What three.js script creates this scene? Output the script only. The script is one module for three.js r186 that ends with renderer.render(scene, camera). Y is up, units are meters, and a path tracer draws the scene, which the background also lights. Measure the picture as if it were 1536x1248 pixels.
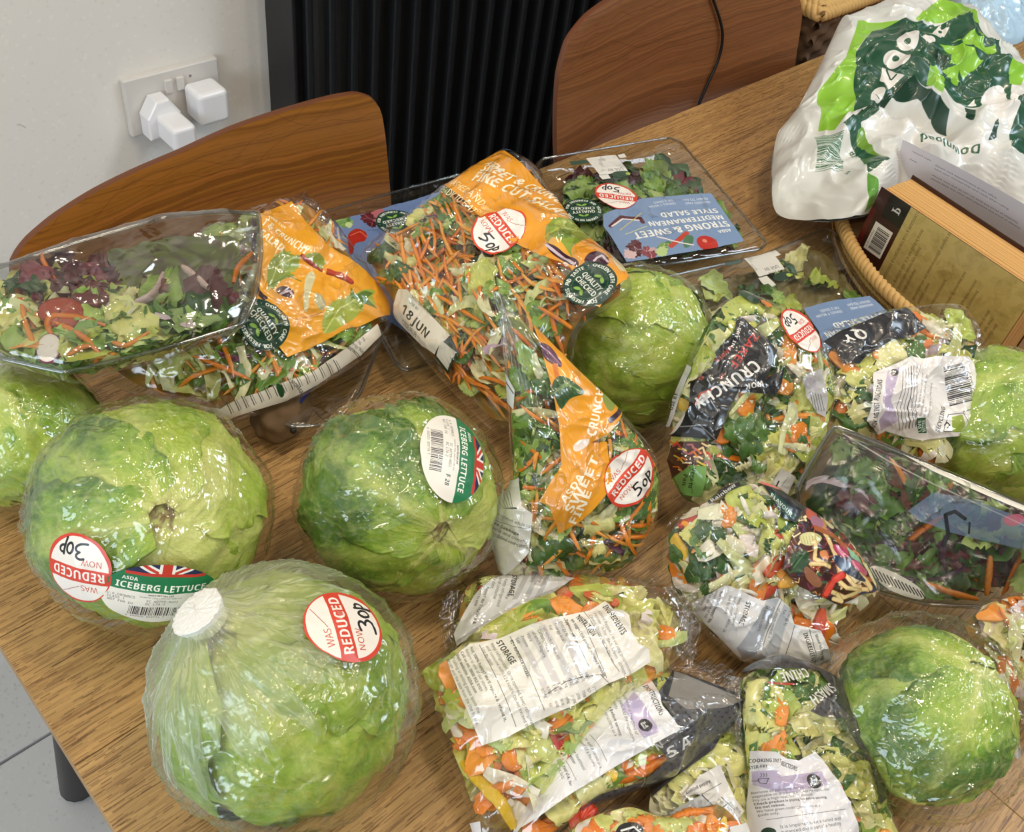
import * as THREE from 'three';
import { mergeGeometries, mergeVertices } from 'three/addons/utils/BufferGeometryUtils.js';
import { RoundedBoxGeometry } from 'three/addons/geometries/RoundedBoxGeometry.js';
import { RectAreaLightUniformsLib } from 'three/addons/lights/RectAreaLightUniformsLib.js';
import { createNoise2D, createNoise3D } from 'simplex-noise';

const V3 = (x = 0, y = 0, z = 0) => new THREE.Vector3(x, y, z);
const V2 = (x = 0, y = 0) => new THREE.Vector2(x, y);
const scene = new THREE.Scene();

// ---------------------------------------------------------------- camera
const TABLE = 0.75;                                  // height of the table top
const EYE = V3(0, 1.4, 0);
const FOCAL = 1450;                                  // pixels, for a 1536 x 1248 picture
const AXES = new THREE.Matrix4().makeBasis(V3(0.73214, 0.12752, 0.66911), V3(0.42455, 0.68274, -0.59467), V3(-0.53265, 0.71945, 0.44572));
const camera = new THREE.PerspectiveCamera(2 * Math.atan(624 / FOCAL) * 180 / Math.PI, 1536 / 1248, 0.05, 30);
camera.position.copy(EYE);
camera.quaternion.setFromRotationMatrix(AXES);
scene.add(camera);

// ---------------------------------------------------------------- light
RectAreaLightUniformsLib.init();
scene.background = new THREE.Color(0.02, 0.022, 0.025);
const renderer = new THREE.WebGLRenderer({ antialias: true });
renderer.toneMapping = THREE.LinearToneMapping;
renderer.toneMappingExposure = 1.6;
renderer.shadowMap.enabled = true;
const WARM = new THREE.Color(1.0, 0.84, 0.64), DAY = new THREE.Color(0.74, 0.87, 1.0);
const CEILING = 2.42;
const DOWNLIGHTS = [[-0.25, -0.5], [0.55, -0.1], [1.6, -0.45], [-0.4, 0.75], [1.0, 0.95]];   // x, z of the ceiling spots
const SPOT_POWER = 52, SPOT_SIZE = 0.15;
const SKYLIGHT = { x: 2.0, z: 0.8, w: 0.9, d: 1.1, power: 6.0 };
const WINDOW = { x: -1.995, y: 1.45, z: 0.3, w: 1.5, h: 1.2, power: 2.6 };                    // garden window in the left wall

function area(color, power, w, h, pos, dir) {
  const l = new THREE.RectAreaLight(color, power, w, h);
  l.position.copy(pos); l.lookAt(pos.clone().add(dir)); scene.add(l);
  return l;
}

// ---------------------------------------------------------------- helpers
let SEED = 7;
function rng(seed) { let s = seed >>> 0; return () => { s = (s + 0x6d2b79f5) | 0; let t = Math.imul(s ^ (s >>> 15), 1 | s); t = (t + Math.imul(t ^ (t >>> 7), 61 | t)) ^ t; return ((t ^ (t >>> 14)) >>> 0) / 4294967296; }; }
const noise3 = createNoise3D(rng(11)), noise2 = createNoise2D(rng(23));
const mix = (a, b, t) => a + (b - a) * t;
const clamp = (x, a, b) => Math.min(b, Math.max(a, x));
const smooth = (a, b, x) => { const t = clamp((x - a) / (b - a), 0, 1); return t * t * (3 - 2 * t); };
const ridge = (x, y, z) => 1 - Math.abs(noise3(x, y, z));

const ray = (px, py) => V3(px - 768, -(py - 624), -FOCAL).normalize().applyMatrix4(AXES);
const at = (px, py, h = 0) => { const r = ray(px, py); return r.multiplyScalar((EYE.y - TABLE - h) / -r.y).add(EYE); };   // the point at height h over the table
const atZ = (px, py, z) => { const r = ray(px, py); return r.multiplyScalar(z / r.z).add(EYE); };                          // the point at depth z of the room

const used = {};
function numbered(n) { const k = used[n] = (used[n] ?? -1) + 1; return k ? `${n}_${String(k).padStart(3, '0')}` : n; }
function tag(o, label, category, group, kind) { o.userData.label = label; if (category) o.userData.category = category; if (group) o.userData.group = group; if (kind) o.userData.kind = kind; return o; }
function thing(name, label, category, pos = V3(), group, kind) {
  const o = new THREE.Group(); o.name = numbered(name); o.position.copy(pos); scene.add(o);
  return tag(o, label, category, group, kind);
}
function part(name, geo, mat, parent, label) {      // geometry in the parent's own axes
  const m = new THREE.Mesh(geo, mat); m.name = name; m.castShadow = m.receiveShadow = true; (parent || scene).add(m);
  if (label) m.userData.label = label;
  return m;
}
function partW(name, geo, mat, parent, label) {     // geometry in world axes
  geo.translate(-parent.position.x, -parent.position.y, -parent.position.z);
  return part(name, geo, mat, parent, label);
}
function structure(name, geo, mat, parent) { const m = part(name, geo, mat, parent); m.userData.kind = 'structure'; return m; }
function box(w, h, d, x = 0, y = 0, z = 0, r = 0) { const g = r ? new RoundedBoxGeometry(w, h, d, 3, r) : new THREE.BoxGeometry(w, h, d); return g.translate(x, y, z); }
function geometry(pos, idx, uv, col) {
  const g = new THREE.BufferGeometry();
  g.setAttribute('position', new THREE.Float32BufferAttribute(pos, 3));
  if (uv) g.setAttribute('uv', new THREE.Float32BufferAttribute(uv, 2));
  if (col) g.setAttribute('color', new THREE.Float32BufferAttribute(col, 3));
  g.setIndex(idx); g.computeVertexNormals();
  return g;
}
function gridIndex(nu, nv, wrap = false) {          // nu x nv vertices, row-major in v
  const idx = [], cols = wrap ? nu : nu - 1;
  for (let j = 0; j < nv - 1; j++) for (let i = 0; i < cols; i++) { const a = j * nu + i, b = j * nu + (i + 1) % nu, c = a + nu, d = b + nu; idx.push(a, b, d, a, d, c); }
  return idx;
}
function tube(points, r, seg = 24, rad = 8, closed = false) { return new THREE.TubeGeometry(new THREE.CatmullRomCurve3(points, closed), seg, r, rad, closed); }
const mat = (o) => new THREE.MeshStandardMaterial(o);
const phys = (o) => new THREE.MeshPhysicalMaterial(o);
function canvas(w, h, draw) { const c = document.createElement('canvas'); c.width = w; c.height = h; draw(c.getContext('2d'), w, h); return c; }
function texture(c, srgb = true, repeat) {
  const t = new THREE.CanvasTexture(c); if (srgb) t.colorSpace = THREE.SRGBColorSpace;
  if (repeat) { t.wrapS = t.wrapT = THREE.RepeatWrapping; }
  t.magFilter = THREE.LinearFilter; return t;
}
const paint = (w, h, draw, srgb = true, repeat) => texture(canvas(w, h, draw), srgb, repeat);
// ---------------------------------------------------------------- room
const plaster = paint(1024, 1024, (c, w, h) => {
  c.fillStyle = '#efebe4'; c.fillRect(0, 0, w, h);
  const R = rng(5);
  for (let i = 0; i < 9000; i++) { c.fillStyle = R() < 0.5 ? 'rgba(255,253,248,.25)' : 'rgba(190,184,176,.12)'; const s = 1 + R() * 3; c.fillRect(R() * w, R() * h, s, s); }
  for (let i = 0; i < 26; i++) { c.strokeStyle = `rgba(120,112,102,${0.08 + R() * 0.2})`; c.lineWidth = 0.8 + R() * 1.4; const x = R() * w, y = R() * h; c.beginPath(); c.moveTo(x, y); c.quadraticCurveTo(x + R() * 14, y + R() * 8 - 4, x + R() * 26 - 6, y + R() * 24 - 12); c.stroke(); }
  for (let i = 0; i < 14; i++) { c.fillStyle = 'rgba(90,84,78,.3)'; c.beginPath(); c.arc(R() * w, R() * h, 0.8 + R() * 1.6, 0, 7); c.fill(); }
}, true, true);
plaster.repeat.set(1, 1);
const wallMat = mat({ map: plaster, roughness: 0.85, bumpMap: plaster, bumpScale: 0.0006 });
const greyWall = mat({ color: 0x77736c, roughness: 0.85, bumpMap: plaster, bumpScale: 0.0006 });
const ceilingMat = mat({ color: 0xe9e6df, roughness: 0.95 });
const X0 = -2.0, X1 = 3.4, Z0 = -1.215, Z1 = 2.6;
function wallGeo(w, h) { const g = new THREE.BoxGeometry(w, h, 0.12); const u = g.attributes.uv; for (let i = 0; i < u.count; i++) u.setXY(i, u.getX(i) * w / 1.1, u.getY(i) * h / 1.1); return g; }
{
  const W = X1 - X0, D = Z1 - Z0;
  structure('wall_back', wallGeo(W + 0.24, CEILING).translate((X0 + X1) / 2, CEILING / 2, Z0 - 0.06), wallMat);
  structure('wall_front', wallGeo(W + 0.24, CEILING).translate((X0 + X1) / 2, CEILING / 2, Z1 + 0.06), greyWall);
  structure('wall_right', wallGeo(D, CEILING).rotateY(Math.PI / 2).translate(X1 + 0.06, CEILING / 2, (Z0 + Z1) / 2), greyWall);
  // the left wall leaves an opening for the window
  const q = WINDOW, z0 = q.z - q.w / 2, z1 = q.z + q.w / 2, y0 = q.y - q.h / 2, y1 = q.y + q.h / 2;
  const pieces = [[Z0, z0, 0, CEILING], [z1, Z1, 0, CEILING], [z0, z1, 0, y0], [z0, z1, y1, CEILING]].map(([a, b, c, d]) => wallGeo(b - a, d - c).rotateY(Math.PI / 2).translate(X0 - 0.06, (c + d) / 2, (a + b) / 2));
  structure('wall_left', mergeGeometries(pieces), wallMat);
  const frame = mat({ color: 0xf2f2ef, roughness: 0.4 });
  const fr = structure('window_1', mergeGeometries([box(0.06, 0.06, q.w, X0 - 0.06, y0 + 0.03, q.z), box(0.06, 0.06, q.w, X0 - 0.06, y1 - 0.03, q.z), box(0.06, q.h - 0.12, 0.06, X0 - 0.06, q.y, z0 + 0.03), box(0.06, q.h - 0.12, 0.06, X0 - 0.06, q.y, z1 - 0.03), box(0.05, q.h - 0.12, 0.05, X0 - 0.06, q.y, q.z)]), frame);
  part('pane', box(0.006, q.h - 0.1, q.w - 0.1, X0 - 0.1, q.y, q.z), mat({ color: 0x000000, emissive: DAY, emissiveIntensity: 1.6 }), fr);
  area(DAY, q.power, q.w - 0.1, q.h - 0.1, V3(X0 - 0.02, q.y, q.z), V3(1, 0, 0));
  // the ceiling leaves an opening for the roof window
  const s = SKYLIGHT, a0 = s.x - s.w / 2, a1 = s.x + s.w / 2, b0 = s.z - s.d / 2, b1 = s.z + s.d / 2;
  const slab = (x0, x1, zz0, zz1) => box(x1 - x0, 0.15, zz1 - zz0, (x0 + x1) / 2, CEILING + 0.075, (zz0 + zz1) / 2);
  structure('ceiling', mergeGeometries([slab(X0 - 0.12, a0, Z0 - 0.12, Z1 + 0.12), slab(a1, X1 + 0.12, Z0 - 0.12, Z1 + 0.12), slab(a0, a1, Z0 - 0.12, b0), slab(a0, a1, b1, Z1 + 0.12)]), ceilingMat);
  const sky = structure('window_2', mergeGeometries([box(s.w, 0.08, 0.05, s.x, CEILING + 0.1, b0 + 0.025), box(s.w, 0.08, 0.05, s.x, CEILING + 0.1, b1 - 0.025), box(0.05, 0.08, s.d, a0 + 0.025, CEILING + 0.1, s.z), box(0.05, 0.08, s.d, a1 - 0.025, CEILING + 0.1, s.z)]), frame);
  part('pane', box(s.w - 0.1, 0.01, s.d - 0.1, s.x, CEILING + 0.12, s.z), mat({ color: 0x000000, emissive: DAY, emissiveIntensity: 2.5 }), sky);
  area(DAY, s.power, s.w - 0.1, s.d - 0.1, V3(s.x, CEILING + 0.05, s.z), V3(0.0001, -1, 0));
  // recessed spots
  const trim = mat({ color: 0xf0efec, roughness: 0.35 }), lens = mat({ color: 0x000000, emissive: WARM, emissiveIntensity: 4 });
  DOWNLIGHTS.forEach(([x, z], i) => {
    const o = thing('ceiling_downlight', ['recessed round ceiling downlight over the left end of the table', 'recessed round ceiling downlight over the middle of the table', 'recessed round ceiling downlight over the far right of the table', 'recessed round ceiling downlight in the ceiling behind the viewer on the left', 'recessed round ceiling downlight in the ceiling behind the viewer on the right'][i], 'ceiling light', V3(x, CEILING, z), 'ceiling downlights');
    part('trim_ring', new THREE.TorusGeometry(0.085, 0.009, 10, 32).rotateX(Math.PI / 2), trim, o);
    part('lamp_lens', new THREE.CylinderGeometry(0.08, 0.08, 0.004, 28).translate(0, 0.0005, 0), lens, o);
    area(WARM, SPOT_POWER, SPOT_SIZE, SPOT_SIZE, V3(x, CEILING - 0.006, z), V3(0.0001, -1, 0));
  });
}
// floor of large grey tiles with sunk joints
{
  const R = rng(31), tex = [0, 1].map((k) => paint(512, 512, (c, w, h) => {
    c.fillStyle = k ? '#c2c4c6' : '#c6c8ca'; c.fillRect(0, 0, w, h);
    for (let i = 0; i < 5000; i++) { c.fillStyle = R() < 0.5 ? 'rgba(214,216,218,.25)' : 'rgba(140,142,146,.22)'; const s = 1 + R() * 2.5; c.fillRect(R() * w, R() * h, s, s); }
  }));
  const mats = tex.map((t) => mat({ map: t, roughness: 0.45, bumpMap: t, bumpScale: 0.0003 }));
  const f = structure('floor', box(X1 - X0 + 0.24, 0.1, Z1 - Z0 + 0.24, (X0 + X1) / 2, -0.056, (Z0 + Z1) / 2), mat({ color: 0x77787a, roughness: 0.9 }));
  const g = new RoundedBoxGeometry(0.596, 0.012, 0.596, 2, 0.002);
  for (let z = -0.795 + 0.3 - 0.6; z < Z1; z += 0.6) for (let x = X0 + 0.2; x < X1; x += 0.6) {
    const cx = Math.min(x, X1 - 0.3), cz = Math.max(z, Z0 + 0.12);
    const m = part('floor_tile', g, mats[(R() * 2) | 0], f); m.position.set(x + 0.03, -0.006, z); m.rotation.y = ((R() * 4) | 0) * Math.PI / 2;
    void cx; void cz;
  }
}
// tall black column radiator
{
  const black = mat({ color: 0x15171a, roughness: 0.42, metalness: 0.1 });
  const o = thing('column_radiator', 'tall black vertical column radiator on the white wall behind the chairs', 'radiator', V3(0.745, 0.1, -1.14));
  const s = new THREE.Shape(); const a = 0.0085, b = 0.026;
  for (let k = 0; k <= 20; k++) { const t = k / 20 * Math.PI * 2, x = Math.sign(Math.cos(t)) * Math.pow(Math.abs(Math.cos(t)), 0.55) * a, y = Math.sign(Math.sin(t)) * Math.pow(Math.abs(Math.sin(t)), 0.55) * b; k ? s.lineTo(x, y) : s.moveTo(x, y); }
  const g = new THREE.ExtrudeGeometry(s, { depth: 1.7, bevelEnabled: false, curveSegments: 4 }).rotateX(-Math.PI / 2);
  for (let i = 0; i < 20; i++) part('column', g, black, o).position.set(i * 0.0388, 0, 0);
  part('end_panel', box(0.006, 1.7, 0.07, -0.026, 0.85, -0.01, 0.002), black, o);
  for (const y of [0.03, 1.66]) part('header_pipe', new THREE.CylinderGeometry(0.017, 0.017, 0.76, 16).rotateZ(Math.PI / 2).translate(0.37, y, -0.02), black, o);
  for (const x of [0.02, 0.72]) part('wall_bracket', box(0.03, 0.05, 0.05, x, 1.5, -0.05), black, o);
}
// double socket and the two plugs
{
  const z = Z0 + 0.001, white = phys({ color: 0xd9d5cf, roughness: 0.35, clearcoat: 0.2 }), plug = phys({ color: 0xf0f0f2, roughness: 0.3, clearcoat: 0.4 });
  const a = atZ(184, 122, Z0 + 0.012), b = atZ(326, 84, Z0 + 0.012), c = atZ(199, 207, Z0 + 0.012);
  const w = b.x - a.x, h = a.y - c.y, cx = (a.x + b.x) / 2, cy = (a.y + c.y) / 2;
  const o = thing('double_socket', 'white double wall socket with two rocker switches beside the radiator', 'socket', V3(cx, cy, z));
  part('socket_plate', box(w, h, 0.012, 0, 0, 0.006, 0.003), white, o);
  for (const x of [-0.009, 0.009]) part('rocker_switch', box(0.011, 0.02, 0.005, x, 0.0215, 0.0125, 0.001).rotateX(0.06), white, o);
  const dark = mat({ color: 0x161616, roughness: 0.6 });
  for (const x of [-0.036, 0.036]) part('pin_hole', mergeGeometries([box(0.004, 0.008, 0.001, x, 0.009, 0.0121), box(0.007, 0.004, 0.001, x - 0.011, -0.012, 0.0121), box(0.007, 0.004, 0.001, x + 0.011, -0.012, 0.0121)]), dark, o);
  part('screw', new THREE.CylinderGeometry(0.0018, 0.0018, 0.001, 10).rotateX(Math.PI / 2).translate(0.026, 0.027, 0.0124), mat({ color: 0x8a8782, metalness: 0.7, roughness: 0.4 }), o);
  // left: plug with a charger block in it; right: square charger
  const L = thing('plug_adapter', 'white plug adapter with a small charger block in the left outlet', 'charger', V3(cx - 0.033, cy - 0.012, z + 0.0135));
  const s = new THREE.Shape(); for (const [i, [x, y]] of [[-0.022, -0.022], [0.022, -0.022], [0.022, 0.006], [0.008, 0.027], [-0.008, 0.027], [-0.022, 0.006]].entries()) i ? s.lineTo(x, y) : s.moveTo(x, y);
  part('adapter_body', new THREE.ExtrudeGeometry(s, { depth: 0.02, bevelEnabled: true, bevelSize: 0.003, bevelThickness: 0.004, bevelSegments: 3 }).translate(0, 0, 0.004), plug, L);
  part('charger_block', box(0.036, 0.036, 0.05, 0.004, -0.006, 0.05, 0.007), plug, L);
  const Rr = thing('usb_charger', 'white rounded cube charger in the right outlet', 'charger', V3(cx + 0.035, cy - 0.004, z + 0.0135));
  part('charger_cube', box(0.048, 0.05, 0.044, 0, 0, 0.023, 0.008), plug, Rr);
  part('cable_plug', box(0.012, 0.006, 0.012, 0.003, -0.027, 0.026, 0.002), mat({ color: 0x111111, roughness: 0.5 }), Rr);
}

// ---------------------------------------------------------------- table
const oak = (seed, base, dark, light) => canvas(2048, 1024, (c, w, h) => {
  const R = rng(seed);
  c.fillStyle = base; c.fillRect(0, 0, w, h);
  const line = (y, amp, f, ph, col, lw, x0 = -20, x1 = w + 20) => { c.strokeStyle = col; c.lineWidth = lw; c.beginPath(); for (let x = x0; x <= x1; x += 24) { const yy = y + amp * Math.sin(x * f + ph) + amp * 0.6 * noise2(x * 0.004, y * 0.02 + seed); x === x0 ? c.moveTo(x, yy) : c.lineTo(x, yy); } c.stroke(); };
  for (let i = 0; i < 260; i++) line(R() * h, 8, 0.003 + R() * 0.002, R() * 6, R() < 0.5 ? light : dark, 2 + R() * 9);
  for (let i = 0; i < 9000; i++) { const x = R() * w, y = R() * h, l = 20 + R() * R() * 130; line(y, 3, 0.004, R() * 6, `rgba(70,40,14,${0.18 + R() * 0.34})`, 0.8 + R() * 2.2, x, x + l); }
  for (let i = 0; i < 900; i++) { const x = R() * w, y = R() * h, l = 20 + R() * 60; line(y, 3, 0.004, R() * 6, `rgba(236,196,130,${0.12 + R() * 0.2})`, 1 + R() * 2, x, x + l); }
});
{
  const tones = [['#bb945c', 'rgba(104,66,30,.12)', 'rgba(208,164,98,.15)'], ['#b58c56', 'rgba(100,64,28,.14)', 'rgba(200,154,90,.14)'], ['#be9862', 'rgba(110,72,34,.11)', 'rgba(214,172,108,.15)']];
  const mats = tones.map((t, i) => { const cv = oak(41 + i * 7, ...t), m = texture(cv, true, true); return phys({ map: m, bumpMap: m, bumpScale: 0.0004, roughness: 0.5, clearcoat: 0.12, clearcoatRoughness: 0.35 }); });
  const x0 = 0.03, x1 = 1.95, z0 = -0.695, z1 = 0.255, thick = 0.032;
  const o = thing('dining_table', 'long oak table of glued staves that everything lies on', 'table', V3((x0 + x1) / 2, 0, (z0 + z1) / 2));
  const rows = 8, d = (z1 - z0) / rows, R = rng(77);
  for (let r = 0; r < rows; r++) {
    let x = x0;
    const zc = z0 + (r + 0.5) * d;
    while (x < x1 - 0.01) {
      let l = 0.34 + R() * 0.42; if (x === x0) l = 0.12 + R() * 0.45; if (x1 - x - l < 0.16) l = x1 - x;
      const g = new RoundedBoxGeometry(l - 0.0003, thick, d - 0.0003, 1, 0.0007), u = g.attributes.uv, p = g.attributes.position, n = g.attributes.normal, ou = R() * 3, ov = R() * 3;
      for (let i = 0; i < u.count; i++) { const flat = Math.abs(n.getY(i)) > 0.5; u.setXY(i, (p.getX(i) + ou) / 0.62, ((flat ? p.getZ(i) : p.getY(i) + (Math.abs(n.getX(i)) > 0.5 ? p.getZ(i) : 0)) + ov) / 0.31); }
      partW('plank', g.translate(x + l / 2, TABLE - thick / 2, zc), mats[(R() * 3) | 0], o);
      x += l;
    }
  }
  const steel = phys({ color: 0x121315, roughness: 0.35, metalness: 0.3 });
  const foot = at(107, 1190, -0.75);
  const leg = (tx, tz, fx, fz) => { const m = part('leg', tube([V3(tx, TABLE - thick, tz), V3((tx + fx) / 2, 0.37, (tz + fz) / 2), V3(fx, 0.012, fz)].map((p) => p.sub(o.position)), 0.024, 12, 14), steel, o); const f = part('foot_cap', new THREE.SphereGeometry(0.0245, 14, 10).scale(1, 0.56, 1), steel, m); f.position.set(fx - o.position.x, 0.012, fz - o.position.z); };
  leg(0.13, -0.60, foot.x + 0.012, foot.z); leg(1.85, -0.6, 1.93, -0.67); leg(0.13, 0.16, 0.05, 0.23); leg(1.85, 0.16, 1.93, 0.23);
  partW('apron_rail', mergeGeometries([box(1.62, 0.05, 0.03, 0.99, TABLE - thick - 0.025, -0.56), box(1.62, 0.05, 0.03, 0.99, TABLE - thick - 0.025, 0.12), box(0.03, 0.05, 0.65, 0.18, TABLE - thick - 0.025, -0.22), box(0.03, 0.05, 0.65, 1.8, TABLE - thick - 0.025, -0.22)]), steel, o);
}
// ---------------------------------------------------------------- chairs
const plyTex = (seed, a, b, c2) => paint(1024, 1024, (c, w, h) => {
  const R = rng(seed); c.fillStyle = a; c.fillRect(0, 0, w, h);
  for (let i = 0; i < 900; i++) { const y = R() * h; c.strokeStyle = R() < 0.55 ? b : c2; c.lineWidth = 0.8 + R() * 4; c.beginPath(); for (let x = -10; x <= w + 10; x += 30) { const yy = y + 30 * noise2(x * 0.0012 + seed, y * 0.003) + 4 * noise2(x * 0.008, y * 0.02); x < 0 ? c.moveTo(x, yy) : c.lineTo(x, yy); } c.stroke(); }
  for (let i = 0; i < 7; i++) { const y = R() * h; c.strokeStyle = 'rgba(60,24,4,.28)'; c.lineWidth = 1 + R() * 1.2; c.beginPath(); for (let x = -10; x <= w + 10; x += 12) { const yy = y + 70 * noise2(x * 0.0018 + seed, i * 3.1) + 14 * noise2(x * 0.009, y * 0.02); x < 0 ? c.moveTo(x, yy) : c.lineTo(x, yy); } c.stroke(); }
  for (let i = 0; i < 2600; i++) { c.fillStyle = `rgba(50,20,4,${0.1 + R() * 0.2})`; c.fillRect(R() * w, R() * h, 6 + R() * 22, 1); }
}, true, true);
function shellChair(name, label, group, outlinePx, z, bend, xc, lean, seatX, tex, tone) {
  // the back is a bent ply shell: its outline, traced at its own distance, lies on a gently curved sheet
  const zf = (x, y) => z + bend * (x - xc) ** 2 - lean * (y - 0.8);
  const hit = (px, py) => { let p = atZ(px, py, z); for (let k = 0; k < 12; k++) p = atZ(px, py, zf(p.x, p.y)); return V2(p.x, p.y); };
  const pts = outlinePx.map(([a, b]) => hit(a, b));
  const curve = new THREE.CatmullRomCurve3(pts.map((p) => V3(p.x, p.y, 0)), true, 'catmullrom', 0.3).getSpacedPoints(170).slice(0, -1);
  const cx = curve.reduce((s, p) => s + p.x, 0) / curve.length, cy = curve.reduce((s, p) => s + p.y, 0) / curve.length;
  const o = thing(name, label, 'chair', V3(seatX, 0, z + 0.05), group);
  const T = 0.0105, n = curve.length, rings = 22, pos = [], uv = [], idx = [];
  for (const side of [1, -1]) for (let k = 0; k <= rings; k++) for (let i = 0; i < n; i++) {
    const t = k === rings ? 1 : k / rings * 0.995, e = k === rings ? 0.72 : 1, x = mix(cx, curve[i].x, t), y = mix(cy, curve[i].y, t);
    pos.push(x, y, zf(x, y) + side * e * T / 2); uv.push((x - seatX) / 0.62 + 0.5, y / 0.62);
  }
  const at0 = (s, k, i) => s * (rings + 1) * n + k * n + i % n;
  for (let s = 0; s < 2; s++) for (let k = 0; k < rings; k++) for (let i = 0; i < n; i++) { const a = at0(s, k, i), b = at0(s, k, i + 1), c = at0(s, k + 1, i), d = at0(s, k + 1, i + 1); s ? idx.push(a, d, b, a, c, d) : idx.push(a, b, d, a, d, c); }
  const flip = THREE.ShapeUtils.area(curve.map((p) => V2(p.x, p.y))) > 0 ? idx : idx.map((_, i) => idx[i - i % 3 + [0, 2, 1][i % 3]]);
  const wood = phys({ map: tex, color: tone, roughness: 0.36, clearcoat: 0.35, clearcoatRoughness: 0.22 });
  partW('backrest', geometry(pos, flip, uv), wood, o);
  // edge band of pale plies
  const ep = [], ei = [];
  for (let i = 0; i < n; i++) for (const s of [1, 0, -1]) ep.push(curve[i].x + (s ? 0 : (curve[i].x - cx) * 0.004), curve[i].y + (s ? 0 : (curve[i].y - cy) * 0.004), zf(curve[i].x, curve[i].y) + s * 0.36 * T);
  for (let i = 0; i < n; i++) for (let k = 0; k < 2; k++) { const a = i * 3 + k, b = ((i + 1) % n) * 3 + k; ei.push(a, a + 1, b + 1, a, b + 1, b); }
  partW('ply_edge', geometry(ep, ei), mat({ color: 0x6b3d22, roughness: 0.5, side: THREE.DoubleSide }), o);
  const metal = phys({ color: 0x1a1a1c, roughness: 0.35, metalness: 0.5 });
  part('seat', box(0.4, 0.014, 0.4, 0, 0.45, 0.13, 0.006), wood, o);
  for (const s of [-1, 1]) {
    part('leg', tube([V3(s * 0.16, 0.44, 0.28), V3(s * 0.19, 0, 0.34)], 0.009, 6, 10), metal, o);
    part('leg', tube([V3(s * 0.16, 0.44, 0), V3(s * 0.19, 0, -0.07)], 0.009, 6, 10), metal, o);
    part('back_support', tube([V3(s * 0.12, 0.44, 0.02), V3(s * 0.12, 0.56, -0.05), V3(s * 0.12, 0.72, zf(seatX + s * 0.12, 0.72) - z - 0.05 - 0.014)], 0.008, 14, 10), metal, o);
  }
  return zf;
}
shellChair('dining_chair', 'brown bent plywood chair back in front of the wall socket', 'plywood dining chairs',
  [[17, 392], [38, 360], [80, 324], [140, 286], [200, 256], [270, 226], [350, 190], [430, 163], [500, 144], [535, 139], [556, 146], [569, 166], [576, 210], [583, 290], [592, 400], [600, 520], [420, 620], [200, 640], [60, 560], [20, 430]], -0.80, 0.55, 0.4, 0.12, 0.41, plyTex(3, '#96601f', 'rgba(60,26,6,.15)', 'rgba(170,100,42,.16)'), 0xffffff);
const chairBack = shellChair('dining_chair', 'brown bent plywood chair back with a black cable hanging over it', 'plywood dining chairs',
  [[833, 240], [832, 170], [836, 110], [850, 60], [880, 22], [930, -12], [1000, -38], [1080, -48], [1150, -46], [1190, -30], [1200, 20], [1195, 60], [1188, 110], [1185, 180], [1060, 260], [900, 320], [845, 300]], -0.74, 0.35, 1.1, 0.12, 1.12, plyTex(9, '#875430', 'rgba(60,30,12,.13)', 'rgba(164,110,68,.13)'), 0xffffff);
{
  const pts = [[1060, -40], [1070, 0], [1080, 30], [1084, 55], [1078, 88], [1062, 125], [1047, 160], [1030, 215]].map(([x, y]) => { let p = atZ(x, y, -0.74); for (let k = 0; k < 12; k++) p = atZ(x, y, chairBack(p.x, p.y) + 0.0095); return p; });
  const o = thing('power_cable', 'thin black cable hanging down the front of the right chair back', 'cable', pts[0].clone());
  partW('cord', tube(pts, 0.0021, 60, 8), mat({ color: 0x0d0d0e, roughness: 0.45 }), o);
}
// ---------------------------------------------------------------- wrapped things: shared materials
const film = (o = {}) => phys({ color: 0xffffff, transmission: 1, thickness: 0, roughness: 0.07, ior: 1.85, ...o });
const clearFilm = film(), tightFilm = film({ ior: 1.75, roughness: 0.08 }), milkyFilm = film({ ior: 1.9, roughness: 0.22, color: 0xf8f9f4 }), trayPlastic = film({ ior: 1.6, roughness: 0.04, color: 0xf2f4f4 });
const veinMap = paint(512, 512, (c, w, h) => {
  c.fillStyle = '#e9ece0'; c.fillRect(0, 0, w, h); const R = rng(3);
  for (let i = 0; i < 5200; i++) { c.fillStyle = R() < 0.5 ? 'rgba(255,255,240,.12)' : 'rgba(170,192,110,.10)'; c.beginPath(); c.ellipse(R() * w, R() * h, 2 + R() * 9, 1 + R() * 4, R() * 3, 0, 7); c.fill(); }
  for (let i = 0; i < 150; i++) { c.strokeStyle = 'rgba(255,255,236,.4)'; c.lineWidth = 0.7 + R() * 1.6; let x = R() * w, y = R() * h, a = R() * 6.3; c.beginPath(); c.moveTo(x, y); for (let k = 0; k < 9; k++) { a += R() - 0.5; x += Math.cos(a) * 14; y += Math.sin(a) * 14; c.lineTo(x, y); } c.stroke(); }
}, true, true);
const leafMat = phys({ map: veinMap, bumpMap: veinMap, bumpScale: 0.0012, vertexColors: true, roughness: 0.5, side: THREE.DoubleSide, clearcoat: 0.15, clearcoatRoughness: 0.4 });
const lin = (hex) => { const c = new THREE.Color(hex); return [c.r, c.g, c.b]; };
const blend = (a, b, t) => [mix(a[0], b[0], t), mix(a[1], b[1], t), mix(a[2], b[2], t)];
const PALE = lin('#e4e694'), FRESH = lin('#b9d04c'), MID = lin('#88b032'), DEEP = lin('#447420'), BROWN = lin('#9a7a52');

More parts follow.
